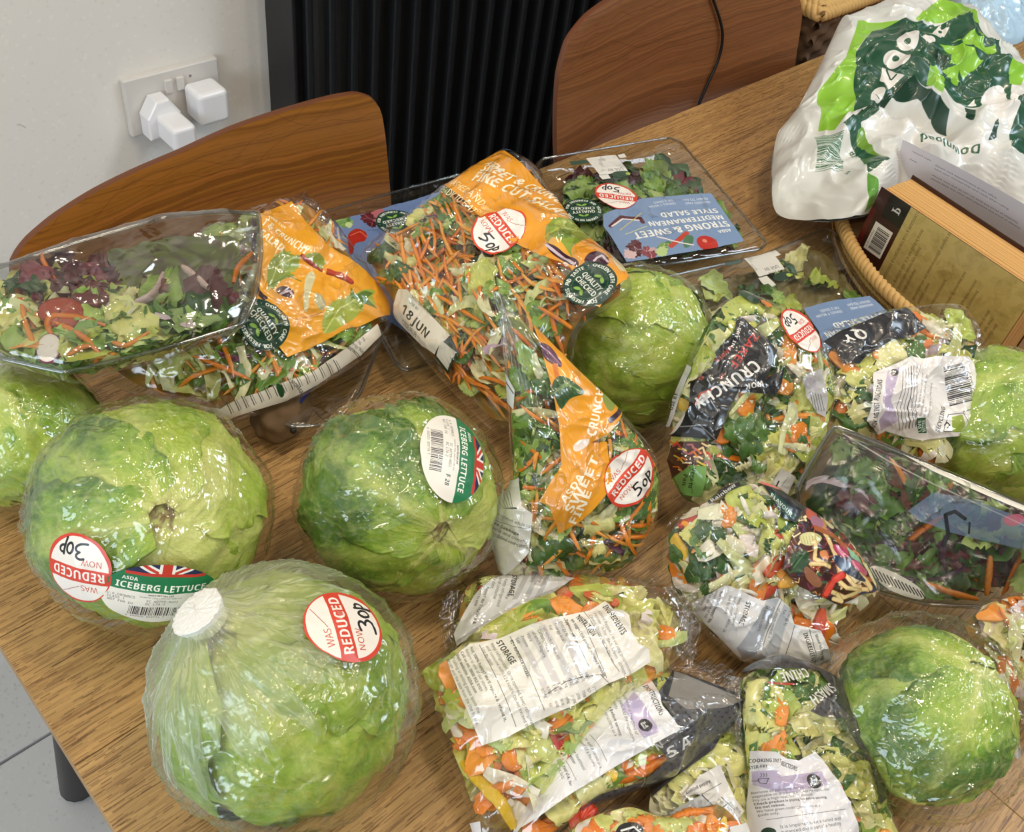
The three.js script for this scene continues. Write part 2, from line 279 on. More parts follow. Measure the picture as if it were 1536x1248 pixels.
// an iceberg lettuce: head, loose outer leaves, wrap
const LETTUCE = [];
function lettuce(s) {
  const d = (x, y) => V3(x - 768, -(y - 624), -FOCAL).normalize();
  const a = Math.sin(d(s.x - s.r, s.y).angleTo(d(s.x + s.r, s.y)) / 2), dir = ray(s.x, s.y), sink = s.sink ?? 0.92, lift = s.lift || 0;
  const R = (EYE.y - TABLE - lift) * a / (-dir.y + sink * a), C = EYE.clone().addScaledVector(dir, R / a);
  const base = V3(C.x, TABLE + lift, C.z), o = thing('iceberg_lettuce', s.label, 'lettuce', base, 'film-wrapped iceberg lettuces');
  const k = s.seed * 17.3, toC = V3(0, C.y - base.y, 0);
  // the stem points towards this place in the picture
  const stem = (() => { const r = ray(...s.stem), b = EYE.clone().sub(C), bb = b.dot(r), disc = bb * bb - b.lengthSq() + R * R; const t = disc > 0 ? -bb - Math.sqrt(disc) : -bb; return EYE.clone().addScaledVector(r, t).sub(C).normalize(); })();
  const e1 = V3(0.31, 0.2, 0.9).cross(stem).normalize(), e2 = stem.clone().cross(e1);
  const greens = s.green ?? 0.5;
  const head = (n) => { let r = R * (0.955 + 0.035 * noise3(n.x * 1.5 + k, n.y * 1.5, n.z * 1.5) + 0.016 * noise3(n.x * 3.6, n.y * 3.6 + k, n.z * 3.6)); if (n.y < -0.3) r = Math.min(r, R * (sink - 0.012) / -n.y); return r; };
  const skin = (n, deep) => {                       // [relief, colour]
    const phi = Math.acos(clamp(n.dot(stem), -1, 1)), q = Math.atan2(n.dot(e2), n.dot(e1)), w = 0.3 * noise3(n.x * 2 + k, n.y * 2, n.z * 2);
    const rad = 1.3 + 2.4 * Math.sin(Math.min(phi, 1.57));
    const v1 = Math.pow(ridge(Math.cos(q + w) * rad + k, Math.sin(q + w) * rad, phi * 0.5), 12), v1b = Math.pow(ridge(Math.cos(q + w) * rad * 2.6 + k, Math.sin(q + w) * rad * 2.6, phi * 1.3), 8);
    const v2 = Math.pow(ridge(n.x * 3.2 + k, n.y * 3.2 + w, n.z * 3.2), 14), v3 = Math.pow(ridge(n.x * 11, n.y * 11 + k, n.z * 11), 6), bl = noise3(n.x * 20 + k, n.y * 20, n.z * 20);
    const tone = clamp(deep + 0.20 * noise3(n.x * 1.3 + 9 + k, n.y * 1.3, n.z * 1.3) + 0.07 * noise3(n.x * 4 + k, n.y * 4, n.z * 4 + 4) - 0.42 * smooth(1.25, 0.1, phi) + 0.12 * noise3(Math.cos(q + w) * rad * 4.2 + k, Math.sin(q + w) * rad * 4.2, phi * 1.6) + 0.08 * noise3(Math.cos(q) * rad * 9 + k, Math.sin(q) * rad * 9, phi * 3), 0, 1);
    let c = tone < 0.4 ? blend(PALE, FRESH, tone / 0.4) : tone < 0.75 ? blend(FRESH, MID, (tone - 0.4) / 0.35) : blend(MID, DEEP, (tone - 0.75) / 0.25);
    c = blend(c, PALE, clamp(0.55 * v1 + 0.28 * v1b + 0.26 * v2 + 0.14 * v3 + 0.03 * bl, 0, 0.8) * (1 - 0.45 * tone));
    if (s.brown && phi < 0.22) c = blend(c, BROWN, smooth(0.22, 0.05, phi) * smooth(0.1, 0.5, ridge(n.x * 9 + k, n.y * 9, n.z * 9) - 0.3));
    return [R * (0.012 * v1 + 0.005 * v1b + 0.005 * v2 + 0.0018 * v3 + 0.002 * bl), c];
  };
  { // head
    const nu = 200, nv = 130, pos = [], col = [], uv = [];
    for (let j = 0; j < nv; j++) for (let i = 0; i < nu; i++) {
      const th = j / (nv - 1) * Math.PI, q = i / nu * Math.PI * 2, n = V3(Math.sin(th) * Math.cos(q), Math.cos(th), Math.sin(th) * Math.sin(q)), [dr, c] = skin(n, greens - 0.08), r = head(n) * 0.94 + dr;
      pos.push(n.x * r + toC.x, n.y * r + toC.y, n.z * r + toC.z); col.push(...c); uv.push(n.x * 1.6 + n.y * 0.5, n.z * 1.6 - n.y * 1.1);
    }
    part('head', geometry(pos, gridIndex(nu, nv, true), uv, col), leafMat, o);
  }
  // outer leaves grow from the stem round the head; each has a wavy free edge
  const rnd = rng(s.seed * 101 + 5);
  (s.leaves || [0, 1.1, 2.3, 3.4, 4.6, 5.5]).forEach((spec, li) => {
    let az = spec, own = null; if (Array.isArray(spec)) { own = spec; const r = ray(spec[0], spec[1]), b = EYE.clone().sub(C), bb = b.dot(r), t = -bb - Math.sqrt(Math.max(0, bb * bb - b.lengthSq() + R * R)), q = EYE.clone().addScaledVector(r, t).sub(C); az = Math.atan2(q.dot(e2), q.dot(e1)); }
    const m = 72, pos = [], col = [], uv = [], dirA = e1.clone().multiplyScalar(Math.cos(az)).addScaledVector(e2, Math.sin(az)), side = stem.clone().cross(dirA).normalize();
    const reach = (s.reach ?? 1.75) + rnd() * 0.55, wide = (own && own[3]) || 0.72 + rnd() * 0.4, deep = own ? own[2] : greens - 0.12 + 0.42 * rnd() + (s.leafDeep || 0), z = li * 3.7 + k;
    for (let j = 0; j < m; j++) for (let i = 0; i < m; i++) {
      const sv = j / (m - 1), tv = i / (m - 1) * 2 - 1;
      const ph = 0.1 + sv * (reach + 0.16 * noise2(tv * 2.4 + z, z)), la = tv * wide * Math.pow(Math.sin(Math.PI * clamp(0.1 + sv * 0.83, 0, 1)), 0.6) * (1 + 0.13 * noise2(sv * 5 + z, Math.sign(tv) * 4));
      const g = stem.clone().multiplyScalar(Math.cos(ph)).addScaledVector(dirA, Math.sin(ph)), n = g.multiplyScalar(Math.cos(la)).addScaledVector(side, Math.sin(la)).normalize();
      const edge = Math.max(Math.abs(tv) ** 3, smooth(0.72, 1, sv)), [dr, c0] = skin(n, deep + 0.18 * edge);
      const mid = Math.exp(-((tv * wide / 0.09) ** 2)) * (1 - sv), c = blend(c0, PALE, 0.75 * mid);
      const ruff = edge * (0.012 + 0.02 * noise3(n.x * 4 + z, n.y * 4, n.z * 4)) - 0.03 * smooth(0.8, 1, edge) * (0.3 + noise2(tv * 3 + z, sv * 3));
      let r = head(n) + dr + R * (-0.042 + 0.0125 * li + ruff + 0.018 * mid);
      if (n.y < -0.3) r = Math.min(r, R * (sink - 0.006) / -n.y);
      pos.push(n.x * r + toC.x, n.y * r + toC.y, n.z * r + toC.z); col.push(...c); uv.push(tv * 0.7 + li * 0.37, sv * 1.2);
    }
    part('leaf', geometry(pos, gridIndex(m, m), uv, col), leafMat, o);
  });
  // the clear wrap, gathered in a knot or pulled tight
  const kn = s.knot && (() => { const r = ray(...s.knot), b = EYE.clone().sub(C), bb = b.dot(r), t = -bb - Math.sqrt(Math.max(0, bb * bb - b.lengthSq() + R * R)); return EYE.clone().addScaledVector(r, t).sub(C).normalize(); })();
  const k1 = kn && V3(0.2, 0.9, 0.1).cross(kn).normalize(), k2 = kn && kn.clone().cross(k1), cr = s.crumple ?? 1;
  const wrap = (n) => {
    let r = R * (1.012 + (s.loose || 0)) + 0.5 * (head(n) - R * 0.955);
    r += R * cr * (0.028 * (Math.pow(ridge(n.x * 2.4 + k, n.y * 2.4, n.z * 2.4 + 5), 2) - 0.4) + 0.014 * Math.pow(ridge(n.x * 5.2, n.y * 5.2 + k, n.z * 5.2), 7) + 0.007 * Math.pow(ridge(n.x * 10 + k, n.y * 10, n.z * 10), 9) + 0.0022 * Math.pow(ridge(n.x * 19 + k, n.y * 19, n.z * 19), 4));
    if (kn) { const ph = Math.acos(clamp(n.dot(kn), -1, 1)), q = Math.atan2(n.dot(k2), n.dot(k1)), f = smooth(1.3, 0.1, ph); r += R * f * (0.016 * Math.pow(ridge(Math.cos(q) * 5 + k, Math.sin(q) * 5, ph * 0.5), 3) + 0.009 * Math.pow(ridge(Math.cos(q) * 13, Math.sin(q) * 13 + k, ph * 0.8), 3) - 0.012) + R * 0.07 * smooth(0.32, 0.12, ph); }
    if (s.bulge) { const q = s.bulge[2] || (s.bulge[2] = (() => { const r2 = ray(s.bulge[0], s.bulge[1]), b = EYE.clone().sub(C), bb = b.dot(r2); return EYE.clone().addScaledVector(r2, -bb).sub(C).normalize(); })()); r += R * (s.bulge[3] ?? 0.12) * smooth(0.75, 0.99, n.dot(q)); }
    if (n.y < -0.3) r = Math.min(r, R * (sink - 0.002) / -n.y);
    return r;
  };
  {
    const nu = 300, nv = 210, pos = [];
    for (let j = 0; j < nv; j++) for (let i = 0; i < nu; i++) { const th = j / (nv - 1) * Math.PI, q = i / nu * Math.PI * 2, n = V3(Math.sin(th) * Math.cos(q), Math.cos(th), Math.sin(th) * Math.sin(q)), r = wrap(n); pos.push(n.x * r + toC.x, n.y * r + toC.y, n.z * r + toC.z); }
    part('film_wrap', geometry(pos, gridIndex(nu, nv, true)), s.film || tightFilm, o);
  }
  const L = { o, C, R, wrap, kn, k1, k2, base };
  // a sticker pressed on the wrap: c its middle in the photograph, up the middle of its top edge
  L.sticker = (name, c, up, w, h, tex, label, shape = 'oval') => {
    const surf = (px, py) => { const r = ray(px, py); let t = EYE.distanceTo(C) - R; for (let q = 0; q < 30; q++) { const p = EYE.clone().addScaledVector(r, t).sub(C); t += (p.length() - wrap(p.clone().normalize())) * 0.8; } return EYE.clone().addScaledVector(r, t); };
    const P = surf(...c), Q = surf(...up), N = P.clone().sub(C).normalize(), U = Q.sub(P).projectOnPlane(N).normalize(), S = U.clone().cross(N);
    o.add(patch(name, P, S, U, N, w, h, tex, shape, (p) => { const q = p.clone().sub(C); for (let i = 0; i < 8; i++) { const n = q.clone().normalize(), wr = 0.35 * wrap(n) + 0.65 * R * (1.012 + (s.loose || 0) + 0.012); q.addScaledVector(N, (wr - q.length()) * 1.1); } return q.add(C).addScaledVector(N, 0.0014); }, base, label));
  };
  LETTUCE.push(L); return L;
}
const stickerMat = new Map();
function paperMat(tex) { if (!stickerMat.has(tex)) stickerMat.set(tex, phys({ map: tex, roughness: 0.42, clearcoat: 0.25, clearcoatRoughness: 0.25, side: THREE.DoubleSide })); return stickerMat.get(tex); }
// a thin flexible patch lying on a surface: plane axes S, U through P; drop() lets a point down on the surface
function patch(name, P, S, U, N, w, h, tex, shape, drop, base, label) {
  const pos = [], uv = [], idx = [];
  const add = (a, b) => { const p = drop(P.clone().addScaledVector(S, a * w / 2).addScaledVector(U, b * h / 2)); pos.push(p.x - base.x, p.y - base.y, p.z - base.z); uv.push(a / 2 + 0.5, b / 2 + 0.5); };
  if (shape === 'oval' || shape === 'egg') {
    const na = 48, nr = 12;
    for (let k = 0; k <= nr; k++) for (let i = 0; i < na; i++) { const q = i / na * 2 * Math.PI, r = k / nr, e = shape === 'egg' ? 1 - 0.1 * Math.sin(q) : 1; add(r * Math.cos(q) * e, r * Math.sin(q)); }
    idx.push(...gridIndex(na, nr + 1, true).map((_, i, A) => A[i - i % 3 + [0, 2, 1][i % 3]]));
  } else {
    const m = 22; for (let j = 0; j < m; j++) for (let i = 0; i < m; i++) add(i / (m - 1) * 2 - 1, j / (m - 1) * 2 - 1);
    idx.push(...gridIndex(m, m));
  }
  const o = new THREE.Mesh(geometry(pos, idx, uv), paperMat(tex)); o.name = name; o.castShadow = o.receiveShadow = true; if (label) o.userData.label = label;
  return o;
}

// ---------------------------------------------------------------- bags, trays: a pillow raised on an outline that stands in the room
const BAGS = {};
function bag(s) {
  const P3 = s.outline.map(([x, y, h]) => at(x, y, h));
  const curve = new THREE.CatmullRomCurve3(P3, true, 'catmullrom', s.tight ?? 0.35).getSpacedPoints(360).slice(0, -1);
  const C = curve.reduce((q, p) => q.add(p), V3()).divideScalar(curve.length), N = V3();
  curve.forEach((p, i) => { const q = curve[(i + 1) % curve.length]; N.add(p.clone().sub(C).cross(q.clone().sub(C))); });
  N.normalize(); if (N.dot(EYE.clone().sub(C)) < 0) N.negate();
  if (s.center) { const r = ray(...s.center), t = C.clone().sub(EYE).dot(N) / r.dot(N); C.copy(EYE).addScaledVector(r, t); }
  const U = V3(0.73, 0, 0.67).projectOnPlane(N).normalize(), W = N.clone().cross(U);
  const loc = curve.map((p) => { const q = p.clone().sub(C); return [q.dot(U), q.dot(W), q.dot(N)]; });
  // radius and lift of the rim in every direction from the middle
  const NA = 360, rim = new Float64Array(NA), rw = new Float64Array(NA);
  for (let i = 0; i < NA; i++) {
    const a = i / NA * 2 * Math.PI, ca = Math.cos(a), sa = Math.sin(a);
    for (let k = 0; k < loc.length; k++) {
      const [x0, y0, w0] = loc[k], [x1, y1, w1] = loc[(k + 1) % loc.length], c0 = ca * y0 - sa * x0, c1 = ca * y1 - sa * x1;
      if (c0 * c1 <= 0 && c0 !== c1) { const t = c0 / (c0 - c1), r = mix(x0, x1, t) * ca + mix(y0, y1, t) * sa; if (r > rim[i]) { rim[i] = r; rw[i] = mix(w0, w1, t); } }
    }
  }
  const look = (A, a) => { const f = ((a / (2 * Math.PI) % 1) + 1) % 1 * NA, i = f | 0; return mix(A[i % NA], A[(i + 1) % NA], f - i); };
  const k = (s.seed || 1) * 13.7, cr = s.crumple ?? 1, pe = s.pe ?? 2.4, pq = s.pq ?? 0.6;
  const crease = (u0, v0, lay, u = u0 * (s.cs || 1), v = v0 * (s.cs || 1)) => cr * (0.0065 * (Math.pow(ridge(u * 14 + k, v * 14, lay + k), 2) - 0.45) + 0.004 * (Math.pow(ridge(u * 30, v * 30 + k, lay), 6) - 0.15) + 0.0016 * Math.pow(ridge(u * 66 + k, v * 66, lay), 6));
  const where = (u, v) => { const a = Math.atan2(v, u), R = look(rim, a), r = Math.hypot(u, v) / R; return [r, look(rw, a)]; };
  const dents = (s.dents || []).map(([px, py, r, d]) => { const q = ray(px, py), t = C.clone().addScaledVector(N, s.up * 0.6).sub(EYE).dot(N) / q.dot(N), p = EYE.clone().addScaledVector(q, t).sub(C); return [p.dot(U), p.dot(W), r, d]; });   // hollows and humps
  const height = (u, v, side, slack = 1) => {      // offset along N of the upper (1) or lower (-1) sheet
    const [r, w] = where(u, v), q = clamp(r, 0, 1), swell = Math.pow(Math.max(0, 1 - Math.pow(q, pe)), pq);
    return w * q * q + side * ((side > 0 ? s.up : s.dn) * swell) * (1 + 0.18 * noise2(u * 16 + k, v * 16)) + crease(u, v, side * 3) * slack * (0.35 + 0.65 * Math.min(1, swell * 1.6)) * (side > 0 ? 1 : 0.8) + (side > 0 ? dents.reduce((q, [a, b, c, d]) => q + d * Math.exp(-((u - a) ** 2 + (v - b) ** 2) / (c * c)), 0) * swell : 0);
  };
  const point = (u, v, off) => { const p = C.clone().addScaledVector(U, u).addScaledVector(W, v).addScaledVector(N, off); const low = TABLE + 0.0012 + (s.floor || 0); if (p.y < low) p.y = low; return p; };
  const base = V3(C.x, Math.max(TABLE, Math.min(...curve.map((p) => p.y))), C.z);
  const B = { s, C, U, W, N, height, point, base, where, k };
  B.find = (px, py) => { const r = ray(px, py); let off = s.up * 0.7, u = 0, v = 0; for (let i = 0; i < 14; i++) { const t = C.clone().addScaledVector(N, off).sub(EYE).dot(N) / r.dot(N), p = EYE.clone().addScaledVector(r, t).sub(C); u = p.dot(U); v = p.dot(W); const [q] = where(u, v); off = mix(off, q < 1 ? height(u, v, 1, 0.3) : where(u, v)[1], 0.6); } return [u, v]; };
  const nr = s.nr || 56, na = s.na || 220;
  const sheet = (side, lift, keep, slack = 1) => {
    const pos = [], uv = [], ids = [];
    for (let j = 0; j <= nr; j++) for (let i = 0; i < na; i++) {
      const a = i / na * 2 * Math.PI, r = Math.pow(j / nr, 0.8) * (side < 0 || lift ? 0.9985 : 1), R = look(rim, a), u = Math.cos(a) * R * r, v = Math.sin(a) * R * r;
      const p = point(u, v, height(u, v, side, slack) + lift).sub(base); pos.push(p.x, p.y, p.z); uv.push(u, v);
    }
    const idx = gridIndex(na, nr + 1, true).map((_, i, A) => side < 0 ? A[i] : A[i - i % 3 + [0, 2, 1][i % 3]]);
    if (keep) for (let i = 0; i < idx.length; i += 3) { const t = [idx[i], idx[i + 1], idx[i + 2]]; if (keep(t.map((q) => [uv[q * 2], uv[q * 2 + 1]]))) ids.push(...t); }
    return geometry(pos, keep ? ids : idx, uv);
  };
  const o = B.o = thing(s.name || 'salad_bag', s.label, s.category || 'salad bag', base, s.group);
  if (!s.noFilm) part(s.filmName || 'clear_film', mergeGeometries([sheet(1, 0), ...(s.openBottom ? [] : [sheet(-1, 0)])]), s.film || clearFilm, o);
  if (s.category === 'salad tray') { const q = curve.filter((_, i) => i % 3 === 0).map((p) => p.clone().sub(base)); part('rim', new THREE.TubeGeometry(new THREE.CatmullRomCurve3(q, true), 240, 0.0019, 6, true), film({ roughness: 0.05, ior: 2.3, color: 0xd8dcdc }), o); }
  // flat print on the upper sheet, drawn at the size it has there
  if (s.print) {
    const us = loc.map((p) => p[0]), vs = loc.map((p) => p[1]), u0 = Math.min(...us), u1 = Math.max(...us), v0 = Math.min(...vs), v1 = Math.max(...vs);
    const scale = Math.min((s.res || 1100) / Math.max(u1 - u0, v1 - v0), 7000), cw = Math.ceil((u1 - u0) * scale), ch = Math.ceil((v1 - v0) * scale);
    const cv = canvas(cw, ch, (c) => s.print(pen(c, (px, py) => { const [u, v] = B.find(px, py); return [(u - u0) * scale, (v1 - v) * scale]; })));
    const data = cv.getContext('2d').getImageData(0, 0, cw, ch).data, covered = (u, v) => { const x = Math.round((u - u0) * scale), y = Math.round((v1 - v) * scale); return x >= 0 && y >= 0 && x < cw && y < ch && data[(y * cw + x) * 4 + 3] > 20; };
    const g = sheet(1, 0.0006, (t) => { const [a, b, c] = t; for (let i = 0; i <= 3; i++) for (let j = 0; j <= 3 - i; j++) { const x = i / 3, y = j / 3, z = 1 - x - y; if (covered(a[0] * x + b[0] * y + c[0] * z, a[1] * x + b[1] * y + c[1] * z)) return true; } return false; }, s.printSlack ?? 0.5);
    const uv = g.attributes.uv; for (let i = 0; i < uv.count; i++) uv.setXY(i, (uv.getX(i) - u0) / (u1 - u0), (uv.getY(i) - v0) / (v1 - v0));
    const t = texture(cv); part(s.printName || 'printed_panel', g, phys({ map: t, transparent: true, roughness: s.printRough ?? 0.3, clearcoat: 0.5, clearcoatRoughness: 0.12, side: THREE.DoubleSide }), o, s.printLabel);
  }
  B.sticker = (name, c, up, w, h, tex, label, shape = 'egg') => {
    const [u, v] = B.find(...c), [u2, v2] = B.find(...up), e = 0.012;
    const P = point(u, v, height(u, v, 1, 0.5)), a = point(u + e, v, height(u + e, v, 1, 0.3)), a2 = point(u - e, v, height(u - e, v, 1, 0.3)), b = point(u, v + e, height(u, v + e, 1, 0.3)), b2 = point(u, v - e, height(u, v - e, 1, 0.3));
    const n = a.sub(a2).cross(b.sub(b2)).normalize(), Up = point(u2, v2, height(u2, v2, 1, 0.5)).sub(P).projectOnPlane(n).normalize(), S = Up.clone().cross(n);
    o.add(patch(name, P, S, Up, n, w, h, tex, shape, (p) => { const q = p.clone().sub(C), uu = q.dot(U), vv = q.dot(W); const t = point(uu, vv, height(uu, vv, 1, 0.85) + 0.0013); return t; }, base, label));
  };
  BAGS[s.key] = B;
  return B;
}
// drawing in the plane of a bag: every place is found from where it lies on the bag
function pen(c, find) {
  const P = { c, find };
  const trace = (pts, smoothly) => { const q = pts.map((p) => find(...p)); c.beginPath(); if (smoothly) { const n = q.length; for (let i = 0; i < n; i++) { const a = q[i], b = q[(i + 1) % n], m = [(a[0] + b[0]) / 2, (a[1] + b[1]) / 2]; i ? c.quadraticCurveTo(a[0], a[1], m[0], m[1]) : c.moveTo((q[n - 1][0] + a[0]) / 2, (q[n - 1][1] + a[1]) / 2); if (!i) c.quadraticCurveTo(a[0], a[1], m[0], m[1]); } c.closePath(); } else { q.forEach((p, i) => i ? c.lineTo(...p) : c.moveTo(...p)); } };
  P.poly = (pts, fill, smoothly) => { trace(pts, smoothly); c.closePath(); c.fillStyle = fill; c.fill(); };
  P.clip = (pts, smoothly) => { c.save(); trace(pts, smoothly); c.closePath(); c.clip(); };
  P.line = (pts, col, w) => { trace(pts); c.strokeStyle = col; c.lineCap = 'round'; c.lineJoin = 'round'; const a = find(...pts[0]), b = find(pts[0][0] + 10, pts[0][1]); c.lineWidth = w * Math.hypot(b[0] - a[0], b[1] - a[1]) / 10; c.stroke(); };
  P.scale = (x, y) => { const a = find(x, y), b = find(x + 8, y), d = find(x, y + 8); return (Math.hypot(b[0] - a[0], b[1] - a[1]) + Math.hypot(d[0] - a[0], d[1] - a[1])) / 16; };
  // a frame with its x axis from p to q (both in the photograph); body draws in units of photograph pixels
  P.frame = (p, q, body) => { const a = find(...p), b = find(...q), s = P.scale(...p); c.save(); c.translate(...a); c.rotate(Math.atan2(b[1] - a[1], b[0] - a[0])); c.scale(s, s); body(Math.hypot(b[0] - a[0], b[1] - a[1]) / s); c.restore(); };
  P.text = (str, p, q, size, col, font = 'bold', fam = 'sans-serif', fit = true) => P.frame(p, q, (len) => { c.font = `${font} ${size}px ${fam}`; c.fillStyle = col; c.textBaseline = 'alphabetic'; const w = c.measureText(str).width; if (fit && w > 0) c.scale(len / w, 1); c.fillText(str, 0, 0); });
  P.lines = (list, p, q, size, gap, col, font = '') => P.frame(p, q, () => { c.fillStyle = col; c.textBaseline = 'alphabetic'; list.forEach((t, i) => { c.font = `${t[0] === '*' ? 'bold' : font} ${size}px sans-serif`; c.fillText(t.replace(/^\*/, ''), 0, i * gap); }); });
  P.disc = (x, y, r, col) => { const a = find(x, y), s = P.scale(x, y); c.beginPath(); c.arc(a[0], a[1], r * s, 0, 7); c.fillStyle = col; c.fill(); };
  P.bars = (p, q, h, col = '#222', seed = 1) => P.frame(p, q, (len) => { const R = rng(seed); c.fillStyle = col; for (let x = 0; x < len;) { const w = len / 95 * (1 + ((R() * 3) | 0)); c.fillRect(x, 0, w, h); x += w + len / 95 * (1 + ((R() * 2.4) | 0)); } });
  return P;
}
// ---------------------------------------------------------------- chopped vegetables
const vegMat = phys({ vertexColors: true, roughness: 0.42, side: THREE.DoubleSide, clearcoat: 0.12, clearcoatRoughness: 0.3 });
const C_ = (h, n = 1) => [lin(h), n];
const VEG = {                                       // shape, colours, how often
  carrot: { make: stick, l: [0.03, 0.07], w: 0.0031, cols: ['#f28e1e', '#f5a032', '#ec7e14', '#f6ae4a'] },
  carrotThick: { make: stick, l: [0.03, 0.06], w: 0.0036, cols: ['#f29022', '#f5a236', '#ec8218'] },
  cabbage: { make: ribbon, l: [0.025, 0.055], w: 0.0085, cols: ['#e6e4b4', '#dcdc98', '#ece8cc', '#c6cf82'] },
  purple: { make: ribbon, l: [0.02, 0.05], w: 0.004, cols: ['#5c2a52', '#7a3a66', '#d9c2d2', '#4a2144'] },
  leaf: { make: leafBit, l: [0.022, 0.046], w: 0.018, cols: ['#8fb648', '#6f9c36', '#b2cc66', '#557f2c', '#c6d884'] },
  darkLeaf: { make: leafBit, l: [0.022, 0.044], w: 0.016, cols: ['#3f6a2a', '#2f5626', '#527c34', '#6d9440'] },
  redLeaf: { make: leafBit, l: [0.02, 0.04], w: 0.018, cols: ['#6a2230', '#8a3340', '#4d1a28', '#7c4a3c'] },
  paleLeaf: { make: leafBit, l: [0.024, 0.05], w: 0.02, cols: ['#e0dd84', '#d2d268', '#ece6a6', '#b8c656'] },
  chunk: { make: slab, l: [0.014, 0.03], w: 0.011, cols: ['#f08c22', '#f4a038', '#ea7e18'] },
  pepper: { make: slab, l: [0.014, 0.034], w: 0.007, cols: ['#c8352a', '#e2b62e', '#d9542c', '#f0cc4a'] },
  onion: { make: ribbon, l: [0.016, 0.034], w: 0.010, cols: ['#f2ecd8', '#e9dfc6', '#e6d2d6'] },
  sprout: { make: noodle, l: [0.03, 0.055], w: 0.0016, cols: ['#efe9cc', '#e6dcb4', '#f4f0de'] },
};
function shaped(n, m, f, cap = false) { const pos = []; for (let j = 0; j < n; j++) for (let i = 0; i < m; i++) pos.push(...f(j / (n - 1), i / (cap ? m : m - 1))); const idx = gridIndex(m, n, cap); return [pos, idx]; }
function stick(R, l, w) { const b = (R() - 0.5) * 1.6, c = (R() - 0.5) * 1.2, e = 0.75 + R() * 0.5; return shaped(9, 4, (s, t) => { const x = (s - 0.5) * l, a = (t + 0.125) * 2 * Math.PI, r = w * 0.72 * (s < 0.001 || s > 0.999 ? 0.15 : 1 - 0.3 * Math.abs(2 * s - 1)); return [x, b * x * x * 14 + c * x * x * x * 260 + Math.cos(a) * r, Math.abs(x) * 0.06 + Math.sin(a) * r * e]; }, true); }
function noodle(R, l, w) { const b = (R() - 0.5) * 3, c = (R() - 0.5) * 3; return shaped(10, 5, (s, t) => { const x = (s - 0.5) * l, a = t * 2 * Math.PI, r = w * (s < 0.001 || s > 0.999 ? 0.2 : 1); return [x, b * x * x * 14 + c * x * x * x * 300 + Math.cos(a) * r, Math.sin(a) * r + 0.003 * Math.sin(s * 7)]; }, true); }
function ribbon(R, l, w) { const b = (R() - 0.5) * 3, z = R() * 40; return shaped(11, 4, (s, t) => { const x = (s - 0.5) * l, y = (t - 0.5) * w * (0.5 + 0.5 * Math.sin(Math.PI * clamp(s, 0.06, 0.94))); return [x, y + b * x * x * 14, 0.004 * noise2(s * 3 + z, t) + 0.002 * Math.cos(t * 3.14) + x * x * 6 * (R.q ?? 0.4)]; }); }
function leafBit(R, l, w) { const z = R() * 90, tip = 0.5 + R(), curl = (R() - 0.3) * 10; return shaped(12, 11, (s, t) => { const x = (s - 0.5) * l, q = t * 2 - 1, wd = w * Math.pow(Math.sin(Math.PI * clamp(0.06 + 0.9 * Math.pow(s, tip), 0, 1)), 0.7) * (1 + 0.32 * noise2(s * 8 + z, Math.sign(q) * 3)); return [x + 0.002 * noise2(t * 7 + z, s), q * wd * 0.6, curl * q * q * wd * 0.05 + 0.0042 * q * q * noise2(s * 9 + z, q * 1.2) + 0.006 * noise2(s * 2.2 + z, 3) - 0.0012 * Math.exp(-q * q * 30)]; }); }
function slab(R, l, w) { const h = 0.0022 + R() * 0.002, b = (R() - 0.5) * 12; return shaped(7, 9, (s, t) => { const a = t * 2 * Math.PI, e = s < 0.2 || s > 0.8 ? 0 : 1, k = Math.sin(Math.PI * clamp(s, 0.0, 1)), c = Math.cos(a), q = Math.sin(a), r = Math.pow(Math.abs(c) ** 4 + Math.abs(q) ** 4, -0.25), x = c * r * l * 0.5 * (s === 0 || s === 1 ? 0.02 : e ? 1 : 0.93); return [x, q * r * w * 0.5 * (s === 0 || s === 1 ? 0.02 : e ? 1 : 0.93), (s - 0.5) * 2 * h * (e ? 0.8 : 1) + b * x * x * k]; }, true); }
const R0 = rng(404), STOCK = {};
for (const [k, v] of Object.entries(VEG)) STOCK[k] = Array.from({ length: 7 }, () => v.make(R0, mix(v.l[0], v.l[1], R0()), v.w));
const partNames = { carrot: 'carrot_shreds', carrotThick: 'carrot_shreds', cabbage: 'cabbage_shreds', purple: 'red_cabbage_shreds', leaf: 'lettuce_pieces', darkLeaf: 'dark_leaf_pieces', redLeaf: 'red_leaf_pieces', paleLeaf: 'pale_lettuce_pieces', chunk: 'carrot_slices', pepper: 'pepper_pieces', onion: 'onion_pieces', sprout: 'bean_sprouts' };
const pieceNames = { carrot: 'carrot_shred', carrotThick: 'carrot_shred', cabbage: 'cabbage_shred', purple: 'red_cabbage_shred', leaf: 'lettuce_piece', darkLeaf: 'dark_leaf', redLeaf: 'red_leaf', paleLeaf: 'pale_lettuce_piece', chunk: 'carrot_slice', pepper: 'pepper_piece', onion: 'onion_piece', sprout: 'bean_sprout' };
